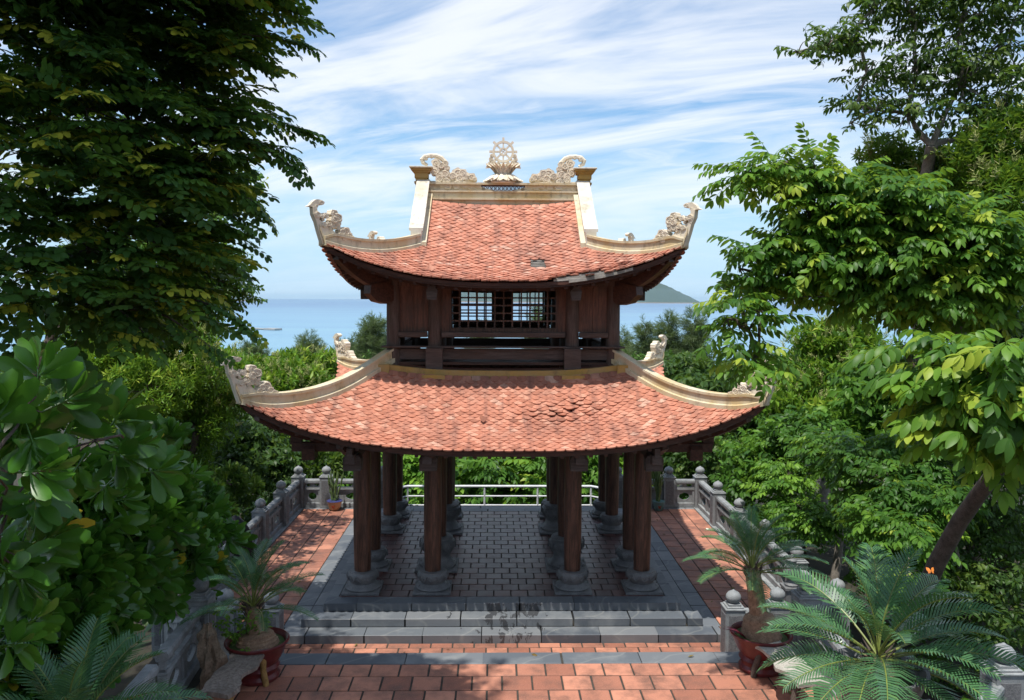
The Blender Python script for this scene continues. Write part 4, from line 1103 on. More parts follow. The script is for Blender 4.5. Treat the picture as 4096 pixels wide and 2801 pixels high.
def fronds():
    if _fr: return
    for (L_, e0, dr, npair, ll) in ((1.0,1.15,1.0,25,.235),(1.05,.85,1.0,26,.24),(1.08,.55,.85,27,.24),(1.05,.30,.8,26,.235),(1.0,.05,.8,26,.23),(.9,1.35,.8,24,.21),(.88,1.15,1.2,33,.17),(.96,.85,1.15,35,.175),(1.0,.55,.9,36,.175),(.95,.30,.8,35,.17),(.9,.05,.8,33,.165),(.8,1.35,.8,32,.16)):
        WV[0] = .0105 if npair < 30 else .0066; mb, V, Fc, R = frond(L_, e0, dr, npair, ll)
        me = bpy.data.meshes.new('frond'); nb = len(mb.v); me.from_pydata(mb.v+[tuple(v) for v in V], [], mb.f+[tuple(i+nb for i in f) for f in Fc])
        a = me.attributes.new('rnd', 'FLOAT', 'FACE'); a.data.foreach_set('value', np.array([.5]*len(mb.f)+R, np.float32))
        me.materials.append(MT['lf_cyc']); me.materials.append(MT['rachis'])
        me.polygons.foreach_set('material_index', np.array([1]*len(mb.f)+[0]*len(Fc), np.int32)); me.update(); _fr.append(me)
def pot(prof, m, loc, r_soil, z_soil, moss='moss'):
    mb = MB(); mb.lathe(prof, n=40); p = mb.obj('pot', m, loc, smooth=True)
    mb = MB(); V = []
    mb.lathe([(r_soil,z_soil-.03),(r_soil*.98,z_soil),(r_soil*.6,z_soil+.03),(.02,z_soil+.045)], n=24); mb.obj('soil', MT[moss], p, smooth=True); return p
REDPOT = [(.20,0),(.26,.01),(.27,.05),(.24,.09),(.25,.14),(.27,.16),(.24,.20),(.29,.27),(.33,.36),(.355,.43),(.385,.455),(.39,.48),(.37,.49),(.345,.47),(.33,.42)]
def cycad(label, loc, lean, th, tr, nf, sc=1., group='potted cycads beside the steps', prof=REDPOT, potmat='pot_red', ph0=0., bulge=1., stand=0., elev=None):
    fronds(); o = empty('potted_cycad', loc, label, 'potted plant', group)
    pot(prof, MT[potmat], o, .335, .43)
    mb = MB(); pts = []; rad = []; n = 26
    for i in range(n):
        u = i/(n-1); pts.append((lean[0]*u**1.2, lean[1]*u**1.2, .40+th*u)); rad.append(tr*((1.75*bulge-.75*bulge*u*2.2) if u < .34 else (1.02+.08*math.sin(u*5)))*(1+.05*(i % 2)))
    mb.tube(pts, rad, 18); mb.obj('trunk', MT['palm_trunk'], o, smooth=True)
    top = Vector(pts[-1])
    mb = MB()
    for i in range(60):
        a = random.uniform(0, 6.28); z = random.uniform(-.12,.03); c = Vector((math.cos(a), math.sin(a), 0)); mb.tube([top+c*tr*.7+Vector((0,0,z)), top+c*tr*1.35+Vector((0,0,z+.09))], [.014,.003], 4)
    mb.obj('leaf_bases', MT['bark'], o)
    for i in range(nf):
        u = i/nf; idx = elev(u) if elev else (5, 0, 1, 2, 3, 4)[min(5, int(u*5.2))]
        f = bpy.data.objects.new('frond', _fr[idx+(0 if 'near' in group else 6)]); link(f, o); f.location = top+Vector((0,0,.02-.1*u)); f.rotation_euler = (random.gauss(0,.12), random.gauss(0,.08), ph0+i*2.399+random.gauss(0,.12)); s_ = sc*random.uniform(.9,1.1); f.scale = (s_,s_,s_)
    return o
cycad('dark leaved cycad with a thick ringed trunk in a red pot, left of the steps', (-3.08, -6.92, ZN), (-.06,.05), .48, .105, 20, .98, bulge=1.5, ph0=.5, elev=lambda u: (5 if u<.08 else 0 if u<.3 else 1 if u<.55 else 2 if u<.8 else 3))
cycad('cycad with a tall slim trunk in a red pot, right of the steps', (3.25, -6.75, ZN), (-.12,.05), .90, .10, 26, .94, bulge=1.5, ph0=1.2)
BIGPOT = [(.22,0),(.28,.01),(.30,.10),(.28,.2),(.33,.3),(.37,.42),(.40,.47),(.40,.50),(.37,.50),(.34,.44)]
mb = MB(); mb.box(-.28,.28,-.28,.28,0,.82,bev=.02); mb.box(-.34,.34,-.34,.34,.822,.90,bev=.015); 
tag(mb.obj('plinth', MT['granite'], None, loc=(3.17,-10.02,ZN+.15)), 'square stone plinth under the large cycad pot at the lower right', 'plinth')
cycad('large cycad seen from above with fronds spread wide, at the lower right corner', (3.17,-10.02,ZN+1.05), (0,.02), .18, .11, 30, 1.04, group='cycads in pots near the camera', potmat='darkstone', prof=BIGPOT, ph0=.3, elev=lambda u: (5 if u<.06 else 0 if u<.16 else 1 if u<.30 else 2 if u<.5 else 3 if u<.75 else 4))
mb = MB(); mb.box(-.28,.28,-.28,.28,0,.30,bev=.02); mb.box(-.34,.34,-.34,.34,.302,.38,bev=.015)
tag(mb.obj('plinth', MT['granite'], None, loc=(-3.5,-10.5,ZN)), 'square stone plinth under the cycad pot at the lower left', 'plinth')
cycad('dark cycad with upright fronds at the bottom left corner', (-3.5,-10.5,ZN+.38), (0,0), .40, .11, 20, 1.02, group='cycads in pots near the camera', potmat='pot_red', ph0=.9)

# small red-leaved plant in the right pot
mb = MB()
for i in range(7):
    a = random.uniform(2.2, 4.2); V, Fc = leaf_tpl(.3, .035, 5, .3, .4, 'lan'); V = V @ rotm('Y', -random.uniform(.7,1.3)).T @ rotm('Z', a).T; mb.add(V, [tuple(f) for f in Fc])
MT['cordy'] = mat('purple leaf', b_leaf([(0, (.10,.012,.03)), (1, (.2,.03,.05))], .35, .2, (.3,.03,.03)))
tag(mb.obj('cordyline', MT['cordy'], None, loc=(3.02,-6.9,ZN+.45)), 'small purple leaved cordyline at the foot of the right cycad trunk', 'plant')
# weeds in the left pot
n_ = 60; P = np.array([-3.08,-6.92,ZN+.47])+np.stack([rng.normal(-.12,.14,n_), rng.normal(0,.14,n_), rng.uniform(0,.35,n_)],1)
wd_ = place([('simplefar', P-np.array([-3.2,-6.92,ZN+.45]), rng.normal(0,1,(n_,3))+[0,0,.5], np.full(n_,.5), rng.uniform(.2,.9,n_))], 'weeds', MT['lf_bush'], None); wd_.location = (-3.2,-6.92,ZN+.45)
tag(wd_, 'leafy green weeds growing round the trunk in the left red pot', 'weeds')

# ------------------------------------------------------------------ benches, rock
def bench(label, loc, rz, m, lm, grp='plank benches on the landing', seed=1):
    random.seed(seed); o = empty('plank_bench', loc, label, 'bench', grp, rz)
    n = 15; V = []; w_ = .185
    for lay in (.455, .40):
        for i in range(n):
            y = -.62+1.24*i/(n-1); a = w_*(1+.10*math.sin(i*1.7+seed)+random.uniform(-.06,.06)); b = w_*(1+.10*math.cos(i*1.3+seed)+random.uniform(-.06,.06))
            for k in range(5): x = -a+(a+b)*k/4; V.append((x+.02*math.sin(i*.9), y, lay+.012*math.sin(i*.8+k)+(-.012 if k in (0,4) and lay > .42 else 0)))
    Fc = []; o_ = n*5
    for i in range(n-1):
        for k in range(4): q = i*5+k; Fc += [(q,q+1,q+6,q+5),(o_+q,o_+q+5,o_+q+6,o_+q+1)]
        Fc += [(i*5,i*5+5,o_+i*5+5,o_+i*5),(i*5+4,o_+i*5+4,o_+i*5+9,i*5+9)]
    Fc += [tuple([0]+[o_]+[o_+1,o_+2,o_+3,o_+4]+[4,3,2,1]), tuple([o_-5,o_-4,o_-3,o_-2,o_-1]+[2*o_-1,2*o_-2,2*o_-3,2*o_-4,2*o_-5])]
    mb = MB(); mb.add(V, Fc, .5); mb.obj('seat', m, o)
    for sy in (-.45, .45):
        for sx in (-1, 1):
            mb = MB(); pts = [(sx*(.11+.06*t), sy*(1+.12*t), .42*(1-t)) for t in (0,.25,.5,.75,1)]; mb.tube([(x+random.gauss(0,.008), y+random.gauss(0,.008), z) for x,y,z in pts], [.04,.042,.036,.04,.038], 10); mb.obj('leg', lm, o, smooth=True)
    return o
MT['plank_pale'] = mat('pale stone plank', b_stone((.28,.26,.22), (.50,.47,.41), 5, 50, .85, moss=(.16,.14,.10)))
bench('weathered grey plank bench on yellow log legs, in front of the left red pot', (-3.12,-7.62,ZN), -.09, MT['plank'], MT['log'], seed=3)
bench('pale rough edged plank bench on bark covered legs, in front of the right red pot', (3.33,-7.45,ZN), .12, MT['plank_pale'], MT['bark'], seed=5)
random.seed(21)
def rock(label, loc, sx, sy, sz, m):
    n, k = 20, 16; V = []; Fc = []
    for j in range(k):
        t = j/(k-1)
        for i in range(n):
            a = 2*PI*i/n; r = (1.0-.55*t+.22*math.sin(3*a+5*t)+.15*math.sin(7*a-9*t)+random.uniform(-.07,.07))*(1 if t < .93 else .45)
            V.append((sx*r*math.cos(a)+.10*math.sin(t*5)*sx*2, sy*r*math.sin(a), sz*t+random.uniform(-.02,.02)))
    for j in range(k-1):
        for i in range(n): q=(i+1)%n; Fc.append((j*n+i,j*n+q,(j+1)*n+q,(j+1)*n+i))
    Fc.append(tuple(range((k-1)*n, k*n))); mb = MB(); mb.add(V, Fc); return tag(mb.obj('garden_rock', m, None, loc=loc), label, 'rock')
rock('upright craggy brown rock beside the left plank bench', (-3.52,-7.28,ZN), .17, .15, .82, MT['rock'])
rock('low brown rock under the pale plank bench, beside the large cycad', (3.72,-8.15,ZN), .2, .22, .35, MT['rock'])

# ------------------------------------------------------------------ potted cacti
def cactus(label, loc, r, h, mpot, n, hh, sd):
    random.seed(sd); o = empty('potted_cactus', loc, label, 'potted plant', 'cactus pots by the back balustrade')
    k = r/.19; mb = MB(); mb.lathe([(.10*k,0),(.115*k,.012),(.15*k,.08),(.175*k,.16),(.18*k,.20),(.19*k,.22),(.20*k,.235),(.195*k,.25),(.18*k,.245),(.17*k,.22)], n=28); p = mb.obj('pot', mpot, o, smooth=True)
    mb = MB(); mb.lathe([(.17*k,.20),(.16*k,.225),(.02,.235)], n=20); mb.obj('soil', MT['soil'], p)
    mb = MB(); mb.lathe([(.197*k,.236),(.203*k,.24),(.203*k,.248),(.197*k,.252)], n=28); mb.obj('rim_band', MT['blueband'] if sd == 1 else mpot, p)
    mb = MB()
    for (dx, dz, q) in ((0,.12,.028),(.03,.15,.016),(-.03,.14,.018),(.01,.09,.02),(-.025,.10,.014)):
        mb.lathe([(q,0),(q,.006),(.001,.008)], n=8, T=Matrix.Translation((dx+.0, -.158*k-(dz-.08)*.35*k, dz)) @ Matrix.Rotation(PI/2, 4, 'X'))
    mb.obj('painted_flower', MT['redpaint'], p)
    mb = MB()
    for i in range(n):
        a = random.uniform(0, 6.28); q = random.uniform(0,.08); bx, by = q*math.cos(a), q*math.sin(a); ln = hh*random.uniform(.55,1); sp_ = random.uniform(.02,.16)
        pts = []; m = 9
        for j in range(m):
            t = j/(m-1); pts.append((bx+sp_*math.cos(a)*t**1.3+.012*math.sin(t*9+i), by+sp_*math.sin(a)*t**1.3, .21+ln*t))
        mb.tube(pts, [.02+.006*math.sin(j*2.2) if j < m-1 else .006 for j in range(m)], 5)
        if random.random() < .6:
            j = random.randint(3, 6); b_ = Vector(pts[j]); mb.tube([b_, b_+Vector((.05*math.cos(a+1),.05*math.sin(a+1),.08)), b_+Vector((.07*math.cos(a+1),.07*math.sin(a+1),.24))], [.016,.018,.006], 5)
    mb.obj('stems', MT['cactus'], o)
    return o
cactus('thin stemmed cactus in a tan pot with a blue rim, back left corner', (-4.28,4.0,ZT), .19, .25, MT['pot_tan'], 9, .85, 1)
cactus('tall bundled cactus in a blue green pot, back right corner', (4.12,3.95,ZT), .155, .25, MT['pot_teal'], 15, 1.1, 2)
random.seed(99)

# ------------------------------------------------------------------ terrain, sea, islands, jetty
SEA = -45.
def gz(x, y):
    r = max(0., y-4.8); side = max(0., abs(x)-5.6); z = -1.0
    z -= .42*min(r, 14)+.17*max(0, min(r-14, 70))+.11*max(0, min(r-84, 300))
    z -= .10*min(side, 40)*(1 if y < 5 else .3)
    z += max(0., -6-y)*.16 if abs(x) > 5 else 0
    return max(z, SEA-6)
xs = sorted(set([round(v, 2) for v in list(np.linspace(-60, 60, 61))+[s_*k for s_ in (-1, 1) for k in (80,120,200,350,600,1000,2000,5000,20000,42000)]]))
ys = sorted(set([round(v, 2) for v in list(np.linspace(-60, 100, 81))+[130,170,220,280,340,400,500,700,1000,3000,10000,30000,42000,-100,-300,-1000,-2500]]))
V = np.array([(x, y, gz(x, y)+(.25*math.sin(x*.7+y*.4)*math.cos(y*.6) if abs(x) > 7 or y > 7 else 0)-(0 if (abs(x) > 5.6 or y > 4.6) else .6)) for x in xs for y in ys]); ny = len(ys)
Fc = np.array([(i*ny+j,(i+1)*ny+j,(i+1)*ny+j+1,i*ny+j+1) for i in range(len(xs)-1) for j in range(ny-1)])
st(npmesh('ground', V, [Fc], MT['earth'], smooth=True))
def b_sea(nt, n, b):
    geo = N(nt, 'ShaderNodeNewGeometry'); s_ = N(nt, 'ShaderNodeSeparateXYZ'); L(nt, geo.outputs['Position'], s_.inputs[0])
    mr = N(nt, 'ShaderNodeMapRange'); L(nt, s_.outputs[1], mr.inputs[0]); mr.inputs[1].default_value = 350; mr.inputs[2].default_value = 6000
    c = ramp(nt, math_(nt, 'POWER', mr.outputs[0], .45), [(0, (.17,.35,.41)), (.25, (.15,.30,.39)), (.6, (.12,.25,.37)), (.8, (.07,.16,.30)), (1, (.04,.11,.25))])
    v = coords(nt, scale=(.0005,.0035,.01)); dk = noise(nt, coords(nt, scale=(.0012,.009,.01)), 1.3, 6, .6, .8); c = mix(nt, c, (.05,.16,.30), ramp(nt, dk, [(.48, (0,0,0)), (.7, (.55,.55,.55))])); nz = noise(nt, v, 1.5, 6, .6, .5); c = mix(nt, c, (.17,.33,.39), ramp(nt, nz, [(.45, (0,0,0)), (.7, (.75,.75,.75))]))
    L(nt, c, b.inputs['Base Color']); b.inputs['Roughness'].default_value = .28; b.inputs['IOR'].default_value = 1.33
    w1 = noise(nt, coords(nt, scale=(.10,.25,.1)), 1.5, 8, .7)
    bump(nt, b, w1, .5, .9)
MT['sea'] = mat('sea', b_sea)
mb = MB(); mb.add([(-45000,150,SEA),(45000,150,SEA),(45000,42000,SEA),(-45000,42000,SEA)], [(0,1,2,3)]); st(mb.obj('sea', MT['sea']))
def b_hill(nt, n, b):
    v = coords(nt, scale=(.01,.01,.02)); nz = noise(nt, v, 3, 8, .7); c = ramp(nt, nz, [(.35, (.018,.040,.024)), (.6, (.035,.065,.035)), (.8, (.07,.095,.055))])
    L(nt, c, b.inputs['Base Color']); b.inputs['Roughness'].default_value = 1; bump(nt, b, nz, 1, 12)
def b_cliff(nt, n, b):
    b_hill(nt, n, b); geo = N(nt, 'ShaderNodeNewGeometry'); s_ = N(nt, 'ShaderNodeSeparateXYZ'); L(nt, geo.outputs['Position'], s_.inputs[0])
    c = ramp(nt, noise(nt, coords(nt, scale=(.01,.01,.02)), 3, 8, .7), [(.35, (.018,.040,.024)), (.6, (.035,.065,.035)), (.8, (.07,.095,.055))])
    mr = N(nt, 'ShaderNodeMapRange'); L(nt, math_(nt, 'ADD', s_.outputs[2], math_(nt, 'MULTIPLY', noise(nt, coords(nt, scale=(.02,.02,.02)), 4, 4), 16)), mr.inputs[0]); mr.inputs[1].default_value = SEA+15; mr.inputs[2].default_value = SEA+18
    L(nt, mix(nt, (.26,.17,.12), c, mr.outputs[0]), b.inputs['Base Color'])
MT['hill'] = mat('island', b_cliff)
def island(px0, px1, prof, d, depth, nm):
    "prof: (photo x, photo y) skyline at distance d"
    n = 90; k = 13; V = []; sea_y = {}
    X = np.linspace(px0, px1, n); Y = np.interp(X, [p[0] for p in prof], [p[1] for p in prof])
    for j in range(k):
        t = j/(k-1)*2-1
        for i in range(n):
            top = at(X[i], Y[i], d); h = max(0, top[2]-SEA+2)
            hh = h*(1-abs(t)**1.8)*(1+.06*math.sin(i*.9+j*2.1)+.04*math.sin(i*2.3-j)) if abs(t) < .99 else 0
            V.append((top[0]*(1+t*.02), top[1]+t*depth, SEA-2+hh))
    Fc = np.array([(j*n+i,j*n+i+1,(j+1)*n+i+1,(j+1)*n+i) for j in range(k-1) for i in range(n-1)])
    return st(npmesh(nm, np.array(V), [Fc], MT['hill'], smooth=True))
island(1010, 1562, [(1010,668),(1080,655),(1150,652),(1230,660),(1300,662),(1360,655),(1420,648),(1470,645),(1492,642),(1510,650),(1530,660),(1548,668),(1557,676),(1562,687)], 13000, 1300, 'island')
island(300, 572, [(300,640),(380,645),(430,655),(470,663),(520,668),(548,674),(562,678),(572,684)], 12000, 1000, 'headland')
# jetty
j = empty('jetty', tuple(on(560,745,SEA)), 'long low concrete jetty with mooring poles in the bay on the left', 'jetty')
a = Vector(on(632,747,SEA+2)); b_ = Vector(on(440,739,SEA+2)); o0 = Vector(j.location); d = (b_-a); u = d.normalized(); s_ = Vector((-u.y,u.x,0)); mb = MB()
mb.sweep([a-o0, a+d*.12-o0, a+d*.1201-o0, b_-o0], lambda i: ([(-7,-1.6),(7,-1.6),(7,.9),(-7,.9)] if i < 2 else [(-4,-1.2),(4,-1.2),(4,.2),(-4,.2)])); mb.obj('deck', MT['concrete'], j)
for i in range(40):
    p = a+d*(.02+i/41)-o0; mb = MB() if i == 0 else mb
    mb.tube([p+s_*-3+Vector((0,0,-4)), p+s_*-3], .9, 6); mb.tube([p+s_*3+Vector((0,0,-4)), p+s_*3], .9, 6)
q_ = mb.obj('piles', MT['bark'], j); q_['kind'] = 'stuff'
for t in (.45,.46,.62,.30): 
    p = a+d*t-o0; mb = MB(); mb.tube([p, p+Vector((0,0,9))], .4, 5); mb.obj('mooring_pole', MT['bark'], j)

# ------------------------------------------------------------------ trees
# far wood on the slope
def domes(C, R, per, key, sc, tone=.45, tv=.2, low=-.15):
    "sprays over the upper surface of many rounded crowns"
    C = np.repeat(C, per, 0); R = np.repeat(R, per); n = len(C); v = rng.normal(0,1,(n,3)); v /= np.linalg.norm(v,axis=1)[:,None]; v[:,2] = np.abs(v[:,2])+low*rng.random(n)
    P = C+v*(R*rng.uniform(.72,1.08,n))[:,None]*np.array([1,1,.85]); D = v+rng.normal(0,.45,(n,3))+np.array([0,0,-.1])
    tn = np.repeat(rng.normal(tone, tv*.6, n//per), per)
    return (key, P, D, rng.uniform(.8,1.2,n)*(sc if np.isscalar(sc) else np.repeat(sc, per)), np.clip(tn+rng.normal(0,tv*.7,n),0,1))
n_ = 1500; yy = 36+rng.random(n_)**1.4*320; xx = rng.uniform(-1,1,n_)*(20+yy*.8)
top_ = 5.2-yy*(.093+.012*np.sin(xx*.11+yy*.05))-rng.random(n_)*(.035*yy)-np.where(xx < 0, .012*yy, 0)-1.2
zz = np.maximum(top_, [gz(a_, b_)+1.5 for a_, b_ in zip(xx, yy)])
rr_d = rng.uniform(1.3, 2.6, n_)*(1+yy/260); P = np.stack([xx, yy, zz-rr_d*.8], 1)
n2_ = 620; y2 = 25+rng.random(n2_)*42; x2 = rng.uniform(-1,1,n2_)*(14+y2*.8); r2_ = rng.uniform(1.1,2.0,n2_)
P2 = np.stack([x2, y2, 5.2-y2*(.105+.085*rng.random(n2_))-r2_*.8], 1)
fw_ = place([domes(P, rr_d, 34, 'woodclump', .62*(1+yy/150)), domes(P2, r2_, 40, 'simplefar', 2.0, .35)], 'distant_wood', MT['lf_wood'], None); tag(fw_, kind='stuff')
def cover(name, n, fx, fy, r0, r1, key, m, sc=1., per=26, h=.2):
    x_ = rng.uniform(*fx, n); y_ = rng.uniform(*fy, n); R = rng.uniform(r0, r1, n); z_ = np.array([gz(a_, b_) for a_, b_ in zip(x_, y_)])+rng.uniform(0, h, n)
    return tag(place([domes(np.stack([x_,y_,z_],1), R, per, key, sc, .22)], name, MT[m], None), kind='stuff')  # low leaf tone paints in the dark shaded gaps behind the brighter trees
cover('undergrowth', 150, (-17,-6.6), (-12,9), .5, 1.1, 'simplefar', 'lf_dark', 1.4, 26)
cover('undergrowth', 190, (6.9,20), (-12,9), .5, 1.2, 'ashfar', 'lf_bush', 1., 26)
cover('undergrowth', 240, (-19,19), (6.4,20), .6, 1.3, 'simplefar', 'lf_bush', 1.6, 30, 1.2)
cover('undergrowth', 260, (-24,24), (18,44), 1.0, 2.0, 'simplefar', 'lf_dark', 1.9, 44, 1.5)

G_BG = 'broadleaf trees on the slope behind the terrace'
# trees behind the columns
def bgt(label, base, blobs, kind, m, n, r=.16, **kw):
    if kind.endswith('far') and kind != 'bigfar': kw['scale'] = kw.get('scale', 1)*1.3; n = int(n*.85); kw.setdefault('shell', .25); kw.setdefault('jit', .9)
    return tree('broadleaf_tree', label, 'tree', base, blobs, kind, m, n, r, group=G_BG, **kw)
def _unused(label, base, blobs, kind, m, n, r=.16, **kw): return tree('broadleaf_tree', label, 'tree', base, blobs, kind, m, n, r, group=G_BG, **kw)
bgt('bright green tree seen between the left pavilion columns, behind the white railing', (-3.5,9.5,gz(-3.5,9.5)), [B(930,1080,26,70),B(1000,1110,25,60),B(900,1010,27,80),B(850,1060,26,60),B(1020,1040,27,70)], 'ashfar', 'lf_bush', 1500, clump=('ros', 8, .15), tone=.6, scale=1.5)
bgt('bright green tree seen through the middle of the pavilion, behind the white railing', (.3,9.5,gz(.3,9.5)), [B(1100,1080,25,60),B(1170,1060,26,80),B(1230,1100,25,60),B(1080,1010,27,70),B(1200,1010,27,70),B(1130,1130,25,40)], 'ashfar', 'lf_pin', 1700, clump=('ros', 8, .15), tone=.5, bark='barkp', scale=1.5)
bgt('leafy tree seen between the right pavilion columns', (4.2,9.8,gz(4.2,9.8)), [B(1330,1080,25,60),B(1390,1060,26,70),B(1450,1020,27,70),B(1350,1000,27,60)], 'simplefar', 'lf_bush', 1400, clump=('ros', 7, .2), tone=.55, scale=1.5)
bgt('yellow flowering mango tree left of the lower roof, behind its back corner', (-7.6,13,gz(-7.6,13)), [B(640,900,30,80),B(705,885,31,55),B(655,862,30,30),B(590,930,29,60),B(740,850,33,50),B(660,850,32,50),B(560,890,30,50),B(700,960,30,80),B(610,990,29,80)], 'mangofar', 'lf_mango', 3600, tone=.6, clump=('ros', 7, .25), scale=1.2, extra=('panicle', .2, 'flowers', 1.5), bark='bark')
bgt('small mango tree with flower spikes rising left of the far left roof tip', (-10.5,12,gz(-10.5,12)), [B(520,880,28,60),B(470,850,28,60),B(500,950,27,70),B(540,830,30,40)], 'mangofar', 'lf_mango', 2000, tone=.55, clump=('ros', 7, .25), scale=1.2, extra=('panicle', .15, 'flowers', 1.3))
bgt('slender trunked tree in the left middle distance, above the stone balustrade', (-8.2,2.3,gz(-8.2,2.3)), [B(390,800,20,80),B(450,860,19.5,60),B(330,780,20,70),B(480,960,19.5,50),B(420,740,21,60),B(400,920,19.5,60),B(530,900,20,40)], 'mango', 'lf_mango', 2700, .13, clump=('ros', 6, .2), scale=1.15, fork=tuple(at(447,980,19)), tone=.48, extra=('panicle', .15, 'flowers', 1.2), bark='bark')
bgt('sunlit mango tree behind the dark left foliage', (-12.5,1,gz(-12.5,1)), [B(300,760,19,80),B(260,850,19,80),B(340,900,18,80),B(200,780,20,80),B(300,960,18,80),B(400,1040,19,70)], 'mango', 'lf_mango', 2400, .16, clump=('ros', 6, .2), scale=1.15, tone=.55)
bgt('dark leafy tree between the left balustrade and the pavilion roof', (-8.0,7.5,gz(-8,7.5)), [B(560,1010,22.5,50),B(600,1060,22,45),B(520,1060,21.5,50),B(650,1050,24,40),B(580,960,24,45),B(690,1040,25,40)], 'simplefar', 'lf_dark', 2000, .14, clump=('ros', 6, .25), scale=1.2, tone=.45)
bgt('plumeria with upright leaves outside the left balustrade', (-6.6,1.8,gz(-6.6,1.8)), [B(520,1100,18.8,30),B(480,1140,18,30),B(550,1110,19.5,24),B(500,1180,17.6,24)], 'bigfar', 'lf_dark', 120, .05, tone=.7, twigs=5)
bgt('glossy plumeria behind the back left balustrade corner', (-4.4,6.2,gz(-4.4,6.2)), [B(700,1060,22.6,30),B(745,1055,22.8,28),B(775,1050,23,22),B(665,1050,22.6,22)], 'bigfar', 'lf_dark', 110, .05, bark='barkp', tone=.7, twigs=6)
bgt('dark crowned tree just right of the pavilion, behind the lower roof', (8.4,12,gz(8.4,12)), [B(1560,880,30,80),B(1620,920,28,80),B(1540,960,28,70),B(1660,870,30,60),B(1600,1000,27,70),B(1700,960,27,60)], 'simplefar', 'lf_dark', 3600, tone=.55, clump=('ros', 7, .3), scale=1.5)
bgt('mango tree covered in pale flower spikes on the right slope', (9.2,6.2,gz(9.2,6.2)), [B(1850,830,25,80),B(1920,790,25,70),B(1790,850,26,70),B(1900,880,24,70),B(1980,850,24,70),B(1840,920,24,70),B(1750,880,26,50),B(1790,940,23.5,55),B(1890,960,22,60),B(1980,940,21.5,60),B(1720,910,26,45)], 'mangofar', 'lf_mango', 3300, tone=.5, clump=('ros', 7, .25), scale=1.2, extra=('panicle', .22, 'flowers', 1.3), fork=tuple(at(1880,1000,24)), bark='barkp')
bgt('bare forked pale trunk tree on the right slope, behind the balustrade', (7.6,1.2,gz(7.6,1.2)), [B(1770,1010,20,55),B(1710,1040,20.5,50),B(1830,980,19.5,50),B(1690,1100,20,34),B(1880,1020,18.5,50),B(1760,1070,19.5,40)], 'simplefar', 'lf_bush', 1500, .10, bark='barkp', fork=tuple(at(1885,1020,19)), twigs=5, tone=.4, clump=('ros', 6, .2), lr=.07)
bgt('feathery leaved young tree just outside the right balustrade', (6.8,.6,gz(6.8,.6)), [B(1775,1105,17.5,30),B(1815,1150,17,30),B(1790,1070,18,30),B(1860,1180,16.5,35)], 'ash', 'lf_bush', 330, .05, clump=('ros', 8, .1), tone=.6)
bgt('open crowned tree behind the back right balustrade', (5.2,8,gz(5.2,8)), [B(1520,1020,25,50),B(1580,1050,24,45),B(1560,1000,26,50),B(1640,1040,23,45)], 'simplefar', 'lf_dark', 900, .12, bark='barkp', twigs=7, tone=.5, fork=tuple(at(1590,1120,24)))
bgt('leafy understory tree in the right middle, light green', (8.2,-4.2,gz(8.2,-4.2)), [B(1950,1060,14.5,60),B(2020,1110,13.5,60),B(1990,1180,13.2,45),B(2060,1210,12.6,55),B(2080,1040,14,60),B(1880,1030,16,45),B(2060,1290,12.0,40),B(2130,1140,13,50)], 'ash', 'lf_pin', 1100, .08, clump=('ros', 8, .12), bark='barkp', tone=.42, twigs=4)
bgt('broad dark understory tree behind the leaning trunk at the right edge', (10.5,-3.2,gz(10.5,-3.2)), [B(2150,1050,15,100),B(2250,1150,14,100),B(2100,1200,14,90),B(2250,1300,13,100),B(2200,1400,12.5,90),B(2300,1020,15,90),B(2060,1330,12.6,60)], 'simple', 'lf_dark', 2000, .12, clump=('ros', 6, .2), tone=.5, lr=.08)
bgt('tall leafy tree filling the right middle distance', (11.5,2,gz(11.5,2)), [B(2050,900,20,110),B(2150,960,19,110),B(1980,980,20,90),B(2250,930,19,100),B(2080,1050,18,100)], 'simplefar', 'lf_bush', 2600, .16, clump=('ros', 6, .25), scale=1.4, tone=.45, lr=.1)

# casuarinas
def cas(label, px, py_top, py_bot, d, w_, n, sd):
    base_ = at(px, py_bot+40, d); x, y = base_[0], base_[1]; g = min(gz(x, y), base_[2]); bl = []
    k = 5
    rs = random.Random(sd)
    for i in range(k):
        t = i/(k-1); bl.append(B(px+rs.uniform(-.35,.35)*w_*(1.1-t), py_bot+(py_top-py_bot)*(t*.9+.05), d, w_*(1.0-.62*t)*rs.uniform(.8,1.1), flat=.8))
    return tree('casuarina', label, 'tree', (x, y, g), bl, 'needle', 'lf_cas', n, .25, group='casuarinas near the shore', up=.2, twigs=6, fork=tuple(at(px, py_bot, d)), tone=.45, scale=d/75, shell=.2, jit=.9)
cas('rounded casuarina against the turquoise water, above the far left roof tip', 572, 792, 835, 95, 32, 300, 1)
cas('layered casuarina with open branches right of the yellow flowering tree', 700, 772, 840, 85, 36, 340, 2)
cas('broad dense casuarina touching the left wall of the upper storey', 850, 735, 850, 75, 48, 900, 3)
cas('short casuarina just left of the broad dense one', 790, 790, 850, 80, 36, 400, 4)
cas('slim casuarina just right of the upper storey', 1412, 760, 850, 75, 22, 300, 5)
cas('ragged thin casuarina with a drooping tip, second right of the upper storey', 1465, 732, 850, 68, 22, 260, 6)
cas('tall casuarina behind the back right roof tip', 1520, 728, 860, 66, 30, 480, 7)
cas('widest casuarina of the right cluster, beside the big pinnate tree', 1575, 722, 860, 66, 42, 760, 8)
cas('low casuarina filling the gap between the right ones', 1440, 800, 860, 72, 36, 400, 12)
cas('small casuarina seen in the gap under the right branches', 1840, 768, 830, 80, 22, 240, 9)
cas('second small casuarina under the right branches', 1885, 775, 830, 82, 26, 240, 10)
cas('casuarina seen through the window lattice', 1215, 715, 850, 80, 30, 420, 11)
cas('low casuarina seen through the left half of the lattice', 1090, 745, 850, 85, 36, 400, 13)

